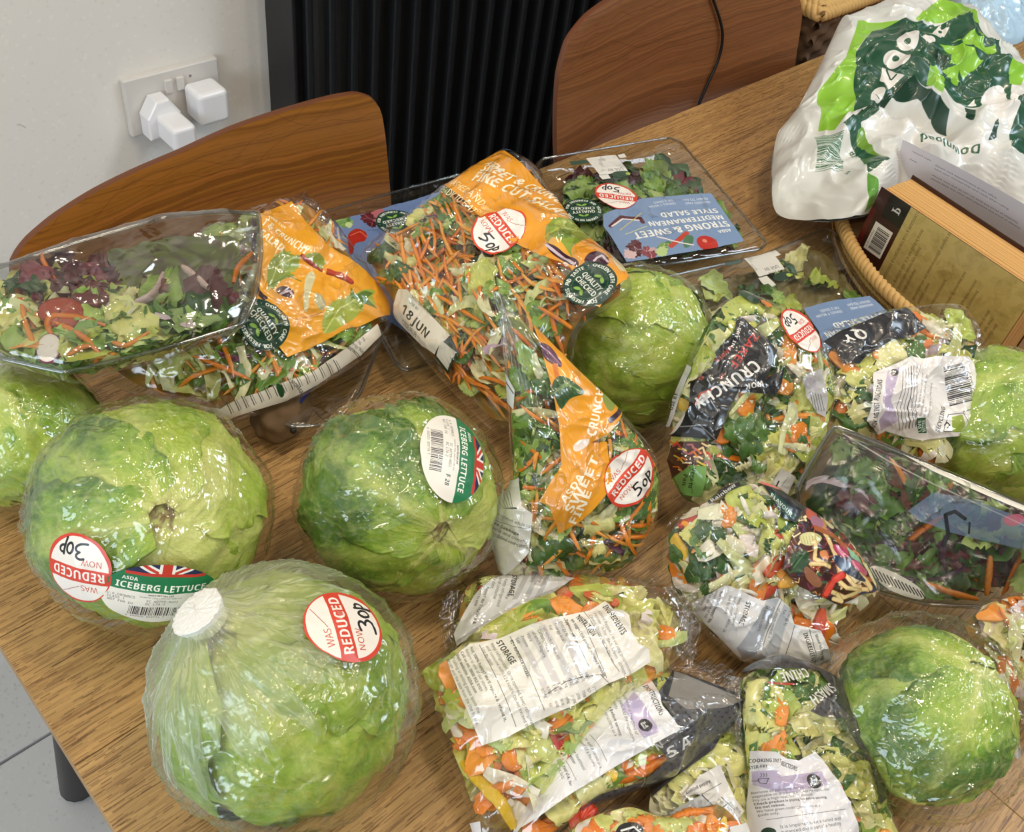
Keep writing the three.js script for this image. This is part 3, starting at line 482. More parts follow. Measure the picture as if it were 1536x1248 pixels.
// fills bag B with a mix { kind: how many }; spread 0..1 of its radius, bed = colour of the finest shreds beneath
function salad(B, name, label, amounts, o = {}) {
  const rnd = rng((o.seed || 1) * 977 + 13), g = thing(name, label, o.category || 'salad', B.base, o.group, 'stuff');
  const top = o.top ?? 0.66, low = o.low ?? -0.3, spread = o.spread ?? 0.9, sc = o.scale ?? 1, mid = o.at || [0, 0];
  const inner = (u, v, d) => { const a = B.height(u, v, 1, 0.15), b = B.height(u, v, -1, 0.15); return mix((a + b) / 2, d > 0 ? a : b, Math.abs(d)); };
  const rimOf = (a) => { const e = 0.001, [r] = B.where(Math.cos(a) * e, Math.sin(a) * e); return e / r; };
  { // the bed of finest pieces, lumpy
    const na = 90, nr = 26, pos = [], col = [], bed = (o.bed || ['#8a8a48', '#6c7a34', '#a89a50']).map(lin);
    for (let j = 0; j <= nr; j++) for (let i = 0; i < na; i++) {
      const a = i / na * 2 * Math.PI, r = j / nr * spread * 1.02, R = rimOf(a), u = Math.cos(a) * R * r + mid[0], v = Math.sin(a) * R * r + mid[1];
      const d = (o.bedTop ?? top - 0.85) * (1 - smooth(0.8, 1, j / nr)) + low * smooth(0.8, 1, j / nr), p = B.point(u, v, inner(u, v, d) + 0.004 * noise2(u * 90, v * 90 + B.k)).sub(B.base);
      pos.push(p.x, p.y, p.z); const n = noise2(u * 60 + 7, v * 60 + B.k) * 0.5 + 0.5; col.push(...blend(blend(bed[0], bed[1], n), bed[2], smooth(0.5, 0.9, noise2(u * 130, v * 130 + 3) * 0.5 + 0.5)));
    }
    part('fine_shreds', geometry(pos, gridIndex(na, nr + 1, true).map((_, i, A) => A[i - i % 3 + [0, 2, 1][i % 3]]), null, col), vegMat, g).userData.kind = 'stuff';
  }
  // nothing pokes through the film: each point is kept between the two sheets
  const hold = (p) => {
    p.add(B.base).sub(B.C); let u = p.dot(B.U), v = p.dot(B.W), w = p.dot(B.N); const [r] = B.where(u, v);
    if (r > 0.93) { const f = (0.93 + 0.02 * Math.tanh((r - 0.93) * 8)) / r; u *= f; v *= f; }
    const hi = Math.min(B.height(u, v, 1), B.s.print ? B.height(u, v, 1, 0.5) : 9) - 0.0016, lo = B.height(u, v, -1) + 0.0012;
    w = Math.max(Math.min(w, hi), Math.min(lo, hi - 0.0005));
    p.copy(B.C).addScaledVector(B.U, u).addScaledVector(B.W, v).addScaledVector(B.N, w).sub(B.base);
  };
  const q = new THREE.Quaternion(), e = new THREE.Euler(), M = new THREE.Matrix4(), B3 = new THREE.Matrix4().makeBasis(B.U, B.W, B.N), x = V3();
  for (const [kind, n] of Object.entries(amounts)) {
    let pos = [], idx = [], col = []; const cols = VEG[kind].cols.map(lin), rest = [pos, idx, col], single = o.single ?? 18; let apart = 0;
    for (let i = 0; i < n; i++) {
      const a = rnd() * 2 * Math.PI, r = Math.sqrt(rnd()) * spread * 0.94, R = rimOf(a);
      let u = Math.cos(a) * R * r + mid[0], v = Math.sin(a) * R * r + mid[1];
      if (o.keep && !o.keep(u, v, kind, rnd)) { i--; if (rnd() < 0.002) i++; continue; }
      const d = mix(low, top, 1 - Math.pow(rnd(), 1.7)), alone = d > mix(low, top, 0.72) && apart < single, off = inner(u, v, d), [sp, si] = STOCK[kind][(rnd() * 7) | 0], tint = blend(cols[(rnd() * cols.length) | 0], cols[(rnd() * cols.length) | 0], rnd() * 0.5), kk = sc * (0.8 + rnd() * 0.4);
      e.set((rnd() - 0.5) * 0.9, (rnd() - 0.5) * 0.6, (o.along != null && rnd() < 0.6 ? o.along + (rnd() - 0.5) * 0.9 : rnd() * 6.28)); q.setFromEuler(e); M.makeRotationFromQuaternion(q).premultiply(B3);
      if (alone) { pos = []; idx = []; col = []; apart++; } else [pos, idx, col] = rest;
      const c = B.point(u, v, off).sub(B.base), o0 = pos.length / 3;
      for (let k2 = 0; k2 < sp.length; k2 += 3) { x.set(sp[k2] * kk, sp[k2 + 1] * kk, sp[k2 + 2] * kk).applyMatrix4(M).add(c); hold(x); if (x.y + B.base.y < TABLE + 0.002) x.y = TABLE + 0.002 - B.base.y; pos.push(x.x, x.y, x.z); const f = 0.92 + 0.16 * noise2(sp[k2] * 160 + i, sp[k2 + 1] * 160); col.push(tint[0] * f, tint[1] * f, tint[2] * f); }
      for (const t of si) idx.push(o0 + t);
      if (alone) part(pieceNames[kind], geometry(pos, idx, null, col), vegMat, g);   // near the film: a piece of its own
    }
    [pos, idx, col] = rest;
    if (idx.length) part(partNames[kind], geometry(pos, idx, null, col), vegMat, g).userData.kind = 'stuff';
  }
  return g;
}
// ---------------------------------------------------------------- lettuces
const L1 = lettuce({ label: 'wrapped iceberg lettuce with a flag label and a 30p reduced sticker near its base', x: 229, y: 772, r: 186, stem: [245, 775], seed: 1, green: 0.4, brown: true, leaves: [[235, 930, 0.6, 0.95], [410, 800, 0.3, 0.85], [340, 640, 0.36, 0.85], [190, 610, 0.52, 0.6], [110, 690, 0.8, 0.55], [95, 810, 0.95, 0.5]], reach: 1.45 });
const L2 = lettuce({ label: 'wrapped iceberg lettuce in the middle with its flag label turned sideways', x: 601, y: 745, r: 155, stem: [665, 800], seed: 2, green: 0.45, brown: true, reach: 1.35, leaves: [[740, 860, 0.38, 0.9], [735, 700, 0.45, 0.8], [560, 890, 0.65, 0.8], [480, 830, 0.95, 0.6], [600, 600, 0.85, 0.7], [480, 660, 1.0, 0.65]] });
const L3 = lettuce({ label: 'wrapped iceberg lettuce nearest the viewer with a white film knot on top', x: 430, y: 1046, r: 196, stem: [330, 960], knot: [316, 936], seed: 3, green: 0.44, film: milkyFilm, loose: 0.03, crumple: 1.1 });
const L4 = lettuce({ label: 'bright green wrapped iceberg lettuce between the yellow bags and the clear trays', x: 948, y: 522, r: 126, stem: [760, 420], seed: 4, green: 0.38, reach: 2.1 });
const L5 = lettuce({ label: 'wrapped iceberg lettuce in loose film at the lower right beside the stir-fry bags', x: 1385, y: 1072, r: 148, stem: [1470, 1000], seed: 5, green: 0.5, loose: 0.09, crumple: 1.5, reach: 1.6, leaves: [[1470, 1200, 0.6, 0.8], [1400, 920, 0.5, 0.8], [1250, 1090, 0.85, 0.8], [1260, 980, 0.9, 0.6], [1330, 1210, 0.95, 0.7]] });
const L6 = lettuce({ label: 'wrapped iceberg lettuce at the right edge below the paperback', x: 1492, y: 645, r: 138, stem: [1650, 560], seed: 6, green: 0.45, reach: 2.1 });
const L0 = lettuce({ label: 'wrapped iceberg lettuce at the left edge under the clear salad tray', x: 40, y: 652, r: 126, stem: [-60, 480], seed: 7, green: 0.36, reach: 2.0 });

// ---------------------------------------------------------------- print used on several bags
function roundel(p, m, q) {                         // m the middle, q a point of the rim in the reading direction
  const c = p.c, a = p.find(...m), b = p.find(...q), R = Math.hypot(b[0] - a[0], b[1] - a[1]);
  c.save(); c.translate(...a); c.rotate(Math.atan2(b[1] - a[1], b[0] - a[0])); c.scale(R / 100, R / 100);
  c.fillStyle = '#1d3f33'; c.beginPath(); c.arc(0, 0, 100, 0, 7); c.fill();
  c.strokeStyle = '#5f8a56'; c.lineWidth = 1.5; c.beginPath(); c.arc(0, 0, 68, 0, 7); c.stroke();
  c.fillStyle = '#eef0e4'; c.font = 'bold 29px sans-serif'; c.textAlign = 'center'; c.fillText('QUALITY', 0, -2); c.fillText('CHECKED', 0, 27);
  c.fillStyle = '#8fb84e'; for (const [x, y, r] of [[20, -42, 0.5], [-8, -42, -0.6], [14, 46, 0.5], [-14, 46, -0.5]]) { c.beginPath(); c.ellipse(x, y, 15, 7, r, 0, 7); c.fill(); }
  c.fillStyle = '#eef0e4'; c.font = 'bold 21px sans-serif'; const t = 'CHOSEN WITH CARE \u00b7 FOR FRESHNESS AND TASTE \u00b7 '; for (let i = 0; i < t.length; i++) { c.save(); c.rotate(-0.75 + i / t.length * 6.283); c.fillText(t[i], 0, -77); c.restore(); }
  c.restore();
}
function frill(p, x, y, r, cols, seed, lobes = 9) {     // a printed frilly leaf
  const R = rng(seed);
  for (let k = 0; k < 5; k++) { const pts = [], cx = x + (R() - 0.5) * r, cy = y + (R() - 0.5) * r, rr = r * (0.45 + R() * 0.4), a0 = R() * 6; for (let i = 0; i < lobes * 2; i++) { const a = a0 + i / (lobes * 2) * 6.283, q = rr * (i % 2 ? 0.55 + R() * 0.3 : 0.85 + R() * 0.4); pts.push([cx + Math.cos(a) * q, cy + Math.sin(a) * q * 0.8]); } p.poly(pts, cols[k % cols.length], true); for (let i = 0; i < 3; i++) { const a = R() * 6.28; p.line([[cx, cy], [cx + Math.cos(a) * rr * 0.8, cy + Math.sin(a) * rr * 0.6]], cols[cols.length - 1], 0.8); } }
}
function waves(p, [[x0, y0], [x1, y1]], col, s) {   // the fish-scale line pattern of the dark print
  const c = p.c, a = p.find(x0, y0), k = p.scale((x0 + x1) / 2, (y0 + y1) / 2), b = p.find(x1, y1), xa = Math.min(a[0], b[0]) - 30 * k, xb = Math.max(a[0], b[0]) + 30 * k, ya = Math.min(a[1], b[1]) - 30 * k, yb = Math.max(a[1], b[1]) + 30 * k;
  c.strokeStyle = col; c.lineWidth = 0.75 * k; let row = 0;
  for (let y = ya; y < yb; y += s * k, row++) for (let x = xa + (row % 2) * s * k; x < xb; x += 2 * s * k) for (let r = 1; r > 0.2; r -= 0.2) { c.beginPath(); c.arc(x, y, s * k * r, Math.PI, 0); c.stroke(); }
}
const reduced = (price) => paint(420, 460, (c, w, h) => {
  c.fillStyle = '#d8402a'; c.fillRect(0, 0, w, h); c.save(); c.beginPath(); c.ellipse(w / 2, h / 2, w / 2 - 15, h / 2 - 15, 0, 0, 7); c.clip(); c.fillStyle = '#f6efe6'; c.fillRect(0, 0, w, h);
  c.fillStyle = '#d8402a'; c.fillRect(0, 160, w, 96); c.fillStyle = '#f8f2ea'; c.textAlign = 'center'; c.font = 'bold 84px sans-serif'; c.save(); c.translate(w / 2, 239); c.scale(0.92, 1); c.fillText('REDUCED', 0, 0); c.restore();
  c.fillStyle = '#c8503e'; c.font = '54px sans-serif'; c.fillText('WAS', 140, 138); c.fillText('NOW', 120, 318); c.strokeStyle = '#a04a40'; c.lineWidth = 4; c.beginPath(); c.moveTo(200, 128); c.lineTo(320, 62); c.stroke(); c.restore();
  c.strokeStyle = '#17171b'; c.lineWidth = 17; c.lineCap = c.lineJoin = 'round'; c.translate(46, 62); c.scale(0.84, 0.84); c.beginPath();
  if (price === '30p') { c.moveTo(150, 306); c.bezierCurveTo(210, 280, 232, 322, 186, 348); c.bezierCurveTo(240, 350, 220, 420, 130, 416); c.moveTo(268, 322); c.bezierCurveTo(226, 330, 234, 408, 264, 398); c.bezierCurveTo(296, 384, 292, 318, 262, 322); }
  else { c.moveTo(214, 296); c.lineTo(160, 302); c.lineTo(156, 342); c.bezierCurveTo(214, 330, 220, 398, 140, 402); c.moveTo(262, 330); c.bezierCurveTo(222, 334, 232, 404, 260, 396); c.bezierCurveTo(290, 384, 288, 326, 258, 330); }
  c.moveTo(312, 306); c.bezierCurveTo(308, 346, 304, 380, 296, 428); c.moveTo(312, 322); c.bezierCurveTo(354, 300, 362, 368, 308, 372); c.stroke();
});
const PRICE30 = reduced('30p'), PRICE50 = reduced('50p');
const flagLabel = paint(760, 540, (c, w, h) => {
  c.fillStyle = '#f1ece2'; c.fillRect(0, 0, w, h); c.fillStyle = '#1f7a4c'; c.fillRect(0, 0, w, 236);
  c.save(); c.beginPath(); c.rect(130, 0, 520, 96); c.clip(); c.fillStyle = '#232a52'; c.fillRect(0, 0, w, 100); c.lineCap = 'butt';
  for (const [x, l] of [['#f3efe8', 52], ['#c8382c', 20]]) { c.strokeStyle = x; c.lineWidth = l; for (const s of [-1, 1]) { c.beginPath(); c.moveTo(390, 96); c.lineTo(390 + s * 300, -60); c.stroke(); } }
  c.fillStyle = '#f3efe8'; c.fillRect(338, 0, 104, 100); c.fillStyle = '#c8382c'; c.fillRect(358, 0, 64, 100); c.fillRect(0, 72, w, 26); c.restore();
  c.fillStyle = '#fbf8ee'; c.font = 'bold 40px sans-serif'; c.fillText('ASDA', 116, 146); c.font = 'bold 74px sans-serif'; c.save(); c.translate(84, 218); c.scale(590 / c.measureText('ICEBERG LETTUCE').width, 1); c.fillText('ICEBERG LETTUCE', 0, 0); c.restore();
  c.fillStyle = '#3a3a3a'; c.font = 'bold 19px sans-serif'; c.fillText('WASH BEFORE USE', 300, 262); c.font = '16px sans-serif'; c.fillText('Packed for ASDA, Leeds LS11 5AD, U.K.', 250, 284); c.font = '27px monospace'; c.fillText('U.K.GROWNCS', 46, 300); c.fillText('CLASS 1', 50, 328); c.fillText('NOT FOR EU', 56, 356); c.fillText('SC A0799-AG02', 296, 320); c.fillText('BC L74-2', 296, 350); c.fillStyle = '#222'; c.font = 'bold 48px sans-serif'; c.fillText('F 28', 560, 330);
  const R = rng(8); c.fillStyle = '#26262a'; for (let x = 200; x < 560;) { const q = 3 * (1 + ((R() * 3) | 0)); c.fillRect(x, 372, q, 92); x += q + 3 * (1 + ((R() * 2.4) | 0)); } c.font = '25px monospace'; c.fillText('0 000025 003774 7', 190, 490);
});
// ---------------------------------------------------------------- trays and bags
const trays = 'clear salad trays', yellow = 'yellow salad bags', black = 'stir-fry bags';
bag({ key: 'T1', name: 'salad_tray', label: 'flat clear salad tray with a blue panel and a 50p sticker at the far side', category: 'salad tray', group: trays, film: trayPlastic, seed: 1, crumple: 0.25, pe: 9, pq: 0.5, tight: 0.06,
  outline: [[815, 238, 0.03], [1000, 207, 0.03], [1022, 214, 0.03], [1148, 362, 0.03], [1138, 374, 0.03], [930, 408, 0.03], [900, 395, 0.03], [800, 260, 0.03]], up: 0.006, dn: 0.026, res: 1500,
  print: (p) => {
    const blue = [[905, 322], [963, 298], [1067, 291], [1116, 362], [1074, 372], [978, 388], [940, 394], [905, 340]];
    p.poly(blue, '#7d97bd'); p.clip(blue);
    frill(p, 950, 374, 15, ['#5a1e2a', '#7a2c38', '#4a1822', '#d8b9bb'], 3); frill(p, 974, 378, 12, ['#6b2430', '#8a3a44', '#c9a6a8'], 5); frill(p, 996, 372, 13, ['#4f7a46', '#7a9a52', '#2f5634', '#b9cf8a'], 8); p.line([[1006, 370], [1030, 350]], '#c2432e', 7); p.poly([[1026, 352], [1042, 354], [1038, 370], [1024, 374]], '#4f7a5a', true); p.line([[986, 356], [1010, 362], [1040, 368]], '#f0e4e2', 2.5); p.disc(1061, 366, 13, '#bd2a20'); p.disc(1057, 362, 3, '#e88a78');
    p.line([[916, 340], [932, 326], [960, 328], [964, 334]], '#55202c', 7); p.line([[918, 340], [934, 329], [958, 331]], '#efe2e0', 3); p.line([[930, 346], [962, 320]], '#d8c06a', 1.4); p.line([[938, 352], [970, 340]], '#cfd08a', 1.4); p.c.restore();
    p.text('ASDA', [1095, 344], [1076, 347], 6, '#f2f2ec'); p.text('STRONG & SWEET', [1090, 332], [948, 350], 13, '#f6f4ec'); p.text('MEDITERRANEAN', [1083, 323], [970, 333], 10, '#f6f4ec'); p.text('STYLE SALAD', [1074, 313], [988, 320], 10, '#f6f4ec'); p.lines(['WASHED AND', 'READY TO EAT'], [1064, 302], [1030, 304], 4.6, 5.6, '#e6ebf2'); p.lines(['SERVES 1 MAIN', 'OR 2 SIDES'], [1012, 304], [970, 310], 4.6, 5.6, '#e6ebf2');
    roundel(p, [875, 316], [846, 320]); p.poly([[879, 238], [923, 233], [943, 259], [899, 263]], '#e8e6e0'); p.lines(['USE BY', '28 JUN'], [934, 252], [904, 255], 6, -8, '#55534e'); p.poly([[854, 243], [879, 240], [884, 245], [858, 249]], '#3c5a4a'); p.poly([[918, 258], [940, 256], [947, 261], [940, 266], [918, 267]], '#2a4a36', true); p.disc(942, 261, 2.6, '#a8c04a'); p.poly([[898, 264], [912, 262], [916, 268], [904, 270]], '#e4e2da'); p.poly([[926, 233], [936, 231], [940, 236], [930, 238]], '#e4e2da');
  } });
bag({ key: 'T2', name: 'salad_tray', label: 'clear salad tray behind the middle yellow bag with tomatoes on its blue panel', category: 'salad tray', group: trays, film: trayPlastic, seed: 2, crumple: 0.3, pe: 9, pq: 0.5, tight: 0.06,
  outline: [[478, 322, 0.03], [690, 262, 0.03], [788, 242, 0.03], [812, 262, 0.03], [720, 515, 0.03], [640, 548, 0.03], [606, 556, 0.03], [590, 540, 0.03]], up: 0.008, dn: 0.026,
  print: (p) => {
    const blue = [[484, 340], [554, 319], [640, 294], [770, 262], [790, 290], [700, 470], [640, 520], [560, 470], [500, 400]];
    p.poly(blue, '#6f86b4'); p.clip(blue); frill(p, 560, 330, 18, ['#5a1a26', '#742532', '#4a141e', '#b36a70'], 12); frill(p, 517, 337, 14, ['#6f9a52', '#88b060', '#4f7a3c', '#c2d89a'], 14); p.poly([[522, 350], [536, 342], [552, 350], [548, 364], [532, 364], [530, 380], [524, 384], [522, 364]], '#b32a1e', true); p.line([[526, 354], [540, 348], [550, 356]], '#e07050', 2); p.line([[506, 342], [510, 366]], '#e8dcd8', 3); p.line([[508, 368], [526, 388]], '#c8a84a', 2); p.line([[490, 352], [522, 360]], '#d8c8a0', 1); p.c.restore(); roundel(p, [594, 334], [566, 340]);
  } });
bag({ key: 'T3', name: 'salad_tray', label: 'nearly empty clear salad tray with a date label beside the wicker tray', category: 'salad tray', group: trays, film: trayPlastic, seed: 3, crumple: 0.25, pe: 9, pq: 0.5, tight: 0.06,
  outline: [[930, 432, 0.028], [1140, 384, 0.028], [1238, 343, 0.03], [1255, 352, 0.03], [1352, 468, 0.03], [1300, 520, 0.03], [1150, 580, 0.028], [1060, 530, 0.028]], up: 0.006, dn: 0.026, res: 1300,
  print: (p) => {
    const blue = [[1205, 463], [1255, 450], [1304, 444], [1330, 468], [1294, 490], [1236, 530], [1228, 498]];
    p.poly(blue, '#7890b4'); p.text('STYLE SALAD', [1322, 470], [1246, 486], 11, '#f2f2ec'); p.lines(['WASHED AND', 'READY TO EAT'], [1308, 456], [1276, 462], 5, 6, '#e6ebf2'); p.lines(['SERVES 1 MAIN', 'OR 2 SIDES'], [1262, 466], [1226, 474], 5, 6, '#e6ebf2'); p.text('MEDITERRANEAN', [1326, 482], [1234, 500], 11, '#f2f2ec');
    p.poly([[1111, 388], [1154, 378], [1177, 404], [1138, 416]], '#dcd8ce'); p.lines(['USE BY', '28 JUN'], [1166, 398], [1140, 404], 6.5, -8, '#44423e'); p.poly([[1087, 395], [1109, 389], [1113, 394], [1091, 400]], '#3c5a52'); p.poly([[1154, 379], [1162, 376], [1171, 383], [1160, 386]], '#dcd8ce'); p.poly([[1158, 414], [1170, 408], [1186, 408], [1188, 415], [1176, 422], [1162, 422]], '#243c2e', true); p.disc(1183, 413, 3, '#a8c04a'); p.poly([[1137, 418], [1150, 414], [1164, 428], [1158, 431], [1152, 426], [1145, 428]], '#d8d4c8');
  } });
bag({ key: 'T4', name: 'salad_tray', label: 'empty clear tray lying under the left yellow bag', category: 'salad tray', group: trays, film: trayPlastic, seed: 4, crumple: 0.2, pe: 9, pq: 0.5, tight: 0.06,
  outline: [[330, 560, 0.03], [540, 500, 0.03], [572, 505, 0.03], [540, 590, 0.03], [500, 636, 0.03], [440, 640, 0.03], [360, 610, 0.03]], up: 0.004, dn: 0.026,
  print: (p) => {
    p.poly([[418, 590], [460, 566], [478, 572], [452, 606]], '#2e3570');
  } });
bag({ key: 'B2', name: 'salad_bag', label: 'yellow-topped fine cut salad bag leaning upright in the middle with a 50p sticker', group: yellow, seed: 12,
  outline: [[757, 226, 0.15], [800, 245, 0.15], [862, 335, 0.16], [935, 400, 0.175], [945, 440, 0.175], [870, 495, 0.15], [850, 590, 0.1], [800, 640, 0.08], [748, 652, 0.06], [690, 600, 0.06], [635, 538, 0.06], [588, 470, 0.065], [545, 400, 0.075], [545, 376, 0.08], [600, 332, 0.1], [690, 268, 0.14]], up: 0.034, dn: 0.018, center: [745, 430], res: 1500,
  print: (p) => {
    const panel = [[662, 278], [757, 226], [784, 246], [817, 283], [850, 312], [862, 332], [905, 352], [930, 368], [950, 402], [940, 420], [900, 462], [884, 452], [868, 420], [856, 402], [838, 392], [812, 384], [773, 365], [722, 326], [700, 304]];
    p.poly(panel, '#eda12c'); p.clip(panel);
    p.poly([[816, 352], [826, 330], [846, 326], [868, 340], [890, 346], [892, 360], [870, 366], [856, 372], [860, 390], [838, 376], [822, 366]], '#8da23e', true); frill(p, 852, 344, 22, ['#8da23e', '#a6b650', '#66862e', '#c9d27c'], 25); p.line([[818, 356], [840, 342], [884, 352]], '#bcc66a', 2.5); p.poly([[818, 366], [836, 354], [852, 376], [864, 398], [846, 386]], '#f0b040', true);
    p.poly([[816, 364], [836, 370], [848, 382], [870, 392], [868, 402], [848, 396], [826, 380]], '#3c1c30', true); p.line([[820, 368], [846, 388], [862, 397]], '#d8c6cf', 4); p.poly([[876, 388], [896, 376], [912, 384], [916, 398], [900, 402], [880, 400]], '#4a2038', true); p.line([[892, 392], [904, 384], [913, 394]], '#e2d2d8', 4);
    p.poly([[886, 352], [916, 362], [938, 388], [944, 404], [932, 412], [914, 380]], '#e6d9ae', true); p.line([[896, 356], [930, 384], [940, 404]], '#f3ecd0', 3); p.line([[870, 372], [920, 376], [936, 396]], '#b9902c', 2);
    p.c.restore();
    p.text('ASDA', [727, 247], [749, 259], 9, '#fff6dc'); p.text('SWEET & CRUNCHY', [719, 256], [858, 312], 18, '#fff6dc'); p.text('FINE CUT SALAD', [706, 270], [850, 328], 20, '#fff6dc');
    p.lines(['WASHED AND', 'READY TO EAT'], [671, 276], [700, 292], 6.5, 7.5, '#fff1cc'); p.lines(['SERVES 1 MAIN', 'OR 2 SIDES'], [722, 312], [744, 322], 5.5, 6.5, '#fff1cc');
    roundel(p, [885, 426], [909, 452]);
    p.poly([[598, 434], [612, 436], [676, 504], [654, 533], [634, 520], [592, 478]], '#e9e2d2'); p.lines(['BEST BEFORE DISPLAY', 'USE BY:'], [618, 447], [646, 474], 5.5, 8, '#33312c'); p.text('18 JUN', [602, 468], [640, 510], 15, '#1d1c1a'); p.lines(['CODE AEUB', 'L176:12:15'], [604, 486], [632, 514], 6, 8, '#4a473f');
    p.poly([[676, 504], [690, 532], [672, 562], [652, 534]], '#23362c'); p.poly([[664, 512], [686, 530], [672, 556], [655, 534]], '#d8d5c9');
  } });
bag({ key: 'B1', name: 'salad_bag', label: 'yellow sweet and crunchy salad bag at the left under the big clear tray', group: yellow, seed: 11,
  outline: [[150, 560, 0.06], [215, 598, 0.05], [300, 612, 0.045], [345, 632, 0.04], [440, 602, 0.04], [560, 528, 0.05], [588, 470, 0.06], [550, 400, 0.08], [488, 316, 0.1], [455, 292, 0.11], [390, 308, 0.12], [300, 345, 0.12], [190, 470, 0.1]], up: 0.04, dn: 0.02, center: [380, 470], res: 1300,
  print: (p) => {
    p.poly([[387, 323], [437, 303], [465, 340], [488, 366], [547, 405], [584, 446], [585, 473], [496, 507], [431, 536], [416, 516], [398, 490], [380, 448], [385, 410], [389, 366]], '#f0a92f');
    p.clip([[387, 323], [437, 303], [465, 340], [488, 366], [547, 405], [584, 446], [585, 473], [496, 507], [431, 536], [416, 516], [398, 490], [380, 448], [385, 410], [389, 366]]);
    p.line([[441, 480], [482, 470]], '#c87f1e', 1.6); frill(p, 424, 396, 20, ['#8fa33e', '#a9b854', '#6d8a32', '#c9d27c'], 21); p.poly([[398, 420], [404, 390], [418, 382], [440, 386], [452, 380], [446, 398], [452, 402], [430, 408], [446, 416], [420, 420], [408, 440]], '#8fa33e', true); p.line([[402, 436], [416, 400], [446, 386]], '#b9c36a', 2); p.line([[402, 430], [430, 414], [452, 422]], '#66842e', 2);
    p.line([[455, 386], [526, 423]], '#8e2f1c', 10); p.line([[456, 385], [526, 421]], '#b8432a', 7); p.poly([[452, 382], [476, 378], [490, 392], [484, 406], [472, 396]], '#8a9a3a', true); p.line([[488, 400], [484, 434]], '#e8a02a', 6);
    p.poly([[458, 412], [470, 404], [474, 416], [464, 440], [462, 468], [455, 470], [455, 440]], '#d8d2a6', true); p.poly([[470, 438], [484, 444], [490, 460], [480, 470], [472, 456]], '#b9b58c', true);
    p.poly([[484, 508], [482, 476], [498, 450], [528, 446], [550, 432], [566, 436], [556, 446], [566, 460], [546, 454], [540, 470], [520, 486]], '#a5b348', true); frill(p, 532, 456, 15, ['#a5b348', '#8ca03c', '#c0c868', '#5c8430'], 23); p.line([[486, 500], [510, 462], [552, 440]], '#c9d27c', 2.4); p.poly([[524, 446], [526, 432], [532, 444], [548, 436], [560, 440], [550, 448], [566, 464], [544, 456]], '#4f7a2c');
    p.poly([[382, 416], [392, 440], [404, 448], [394, 452], [382, 436]], '#3a1d2c', true); p.poly([[410, 436], [424, 428], [442, 436], [440, 448], [424, 446]], '#43202e', true); p.line([[420, 442], [434, 437], [440, 444]], '#d9c3cc', 3);
    p.c.restore();
    p.text('T & CRUNCHY', [391, 337], [458, 383], 17, '#fff6dc'); p.text('SALAD', [386, 352], [422, 378], 16, '#fff6dc'); p.text('FINE CUT', [402, 326], [428, 344], 5, '#fff6dc');
    roundel(p, [398, 482], [419, 520]);
    p.poly([[250, 606], [297, 606], [330, 614], [390, 588], [465, 560], [527, 517], [566, 486], [572, 503], [541, 534], [476, 578], [430, 602], [390, 614], [332, 635], [290, 628]], '#e9e4d8');
    p.lines(['*NUTRITION', 'Energy 96kJ', 'Fat 0.3g', 'Fibre 1.9g'], [520, 522], [536, 536], 6, -9, '#2a2a28'); for (let i = 0; i < 15; i++) { const x = 500 - i * 11.5, y = 541 + i * 4.5; p.line([[x, y], [x + 8, y + 17]], '#5d5b56', 1.4); p.line([[x + 4, y + 1], [x + 11, y + 15]], '#7d7a74', 0.9); }
    p.poly([[412, 578], [420, 574], [428, 592], [420, 600]], '#1f4a2c', true); p.text('STORAGE', [436, 574], [452, 594], 7, '#222'); p.poly([[288, 618], [304, 612], [322, 618], [324, 628], [304, 628]], '#4a8a3a', true); p.text('1 OF 5', [294, 624], [318, 625], 7, '#f4f6e8');
  } });
bag({ key: 'T0', name: 'salad_tray', label: 'big clear salad tray of mixed leaves tilted on top at the left edge', category: 'salad tray', group: trays, film: film({ ior: 1.9, roughness: 0.1, color: 0xeceeee }), seed: 5, crumple: 0.3, pe: 7, pq: 0.5, tight: 0.12, center: [150, 460],
  outline: [[-80, 428, 0.16], [0, 400, 0.165], [120, 362, 0.165], [250, 325, 0.165], [330, 318, 0.165], [388, 322, 0.165], [392, 380, 0.15], [385, 440, 0.145], [362, 486, 0.14], [240, 524, 0.14], [98, 558, 0.14], [0, 537, 0.14], [-80, 510, 0.14]], up: 0.014, dn: 0.03 });
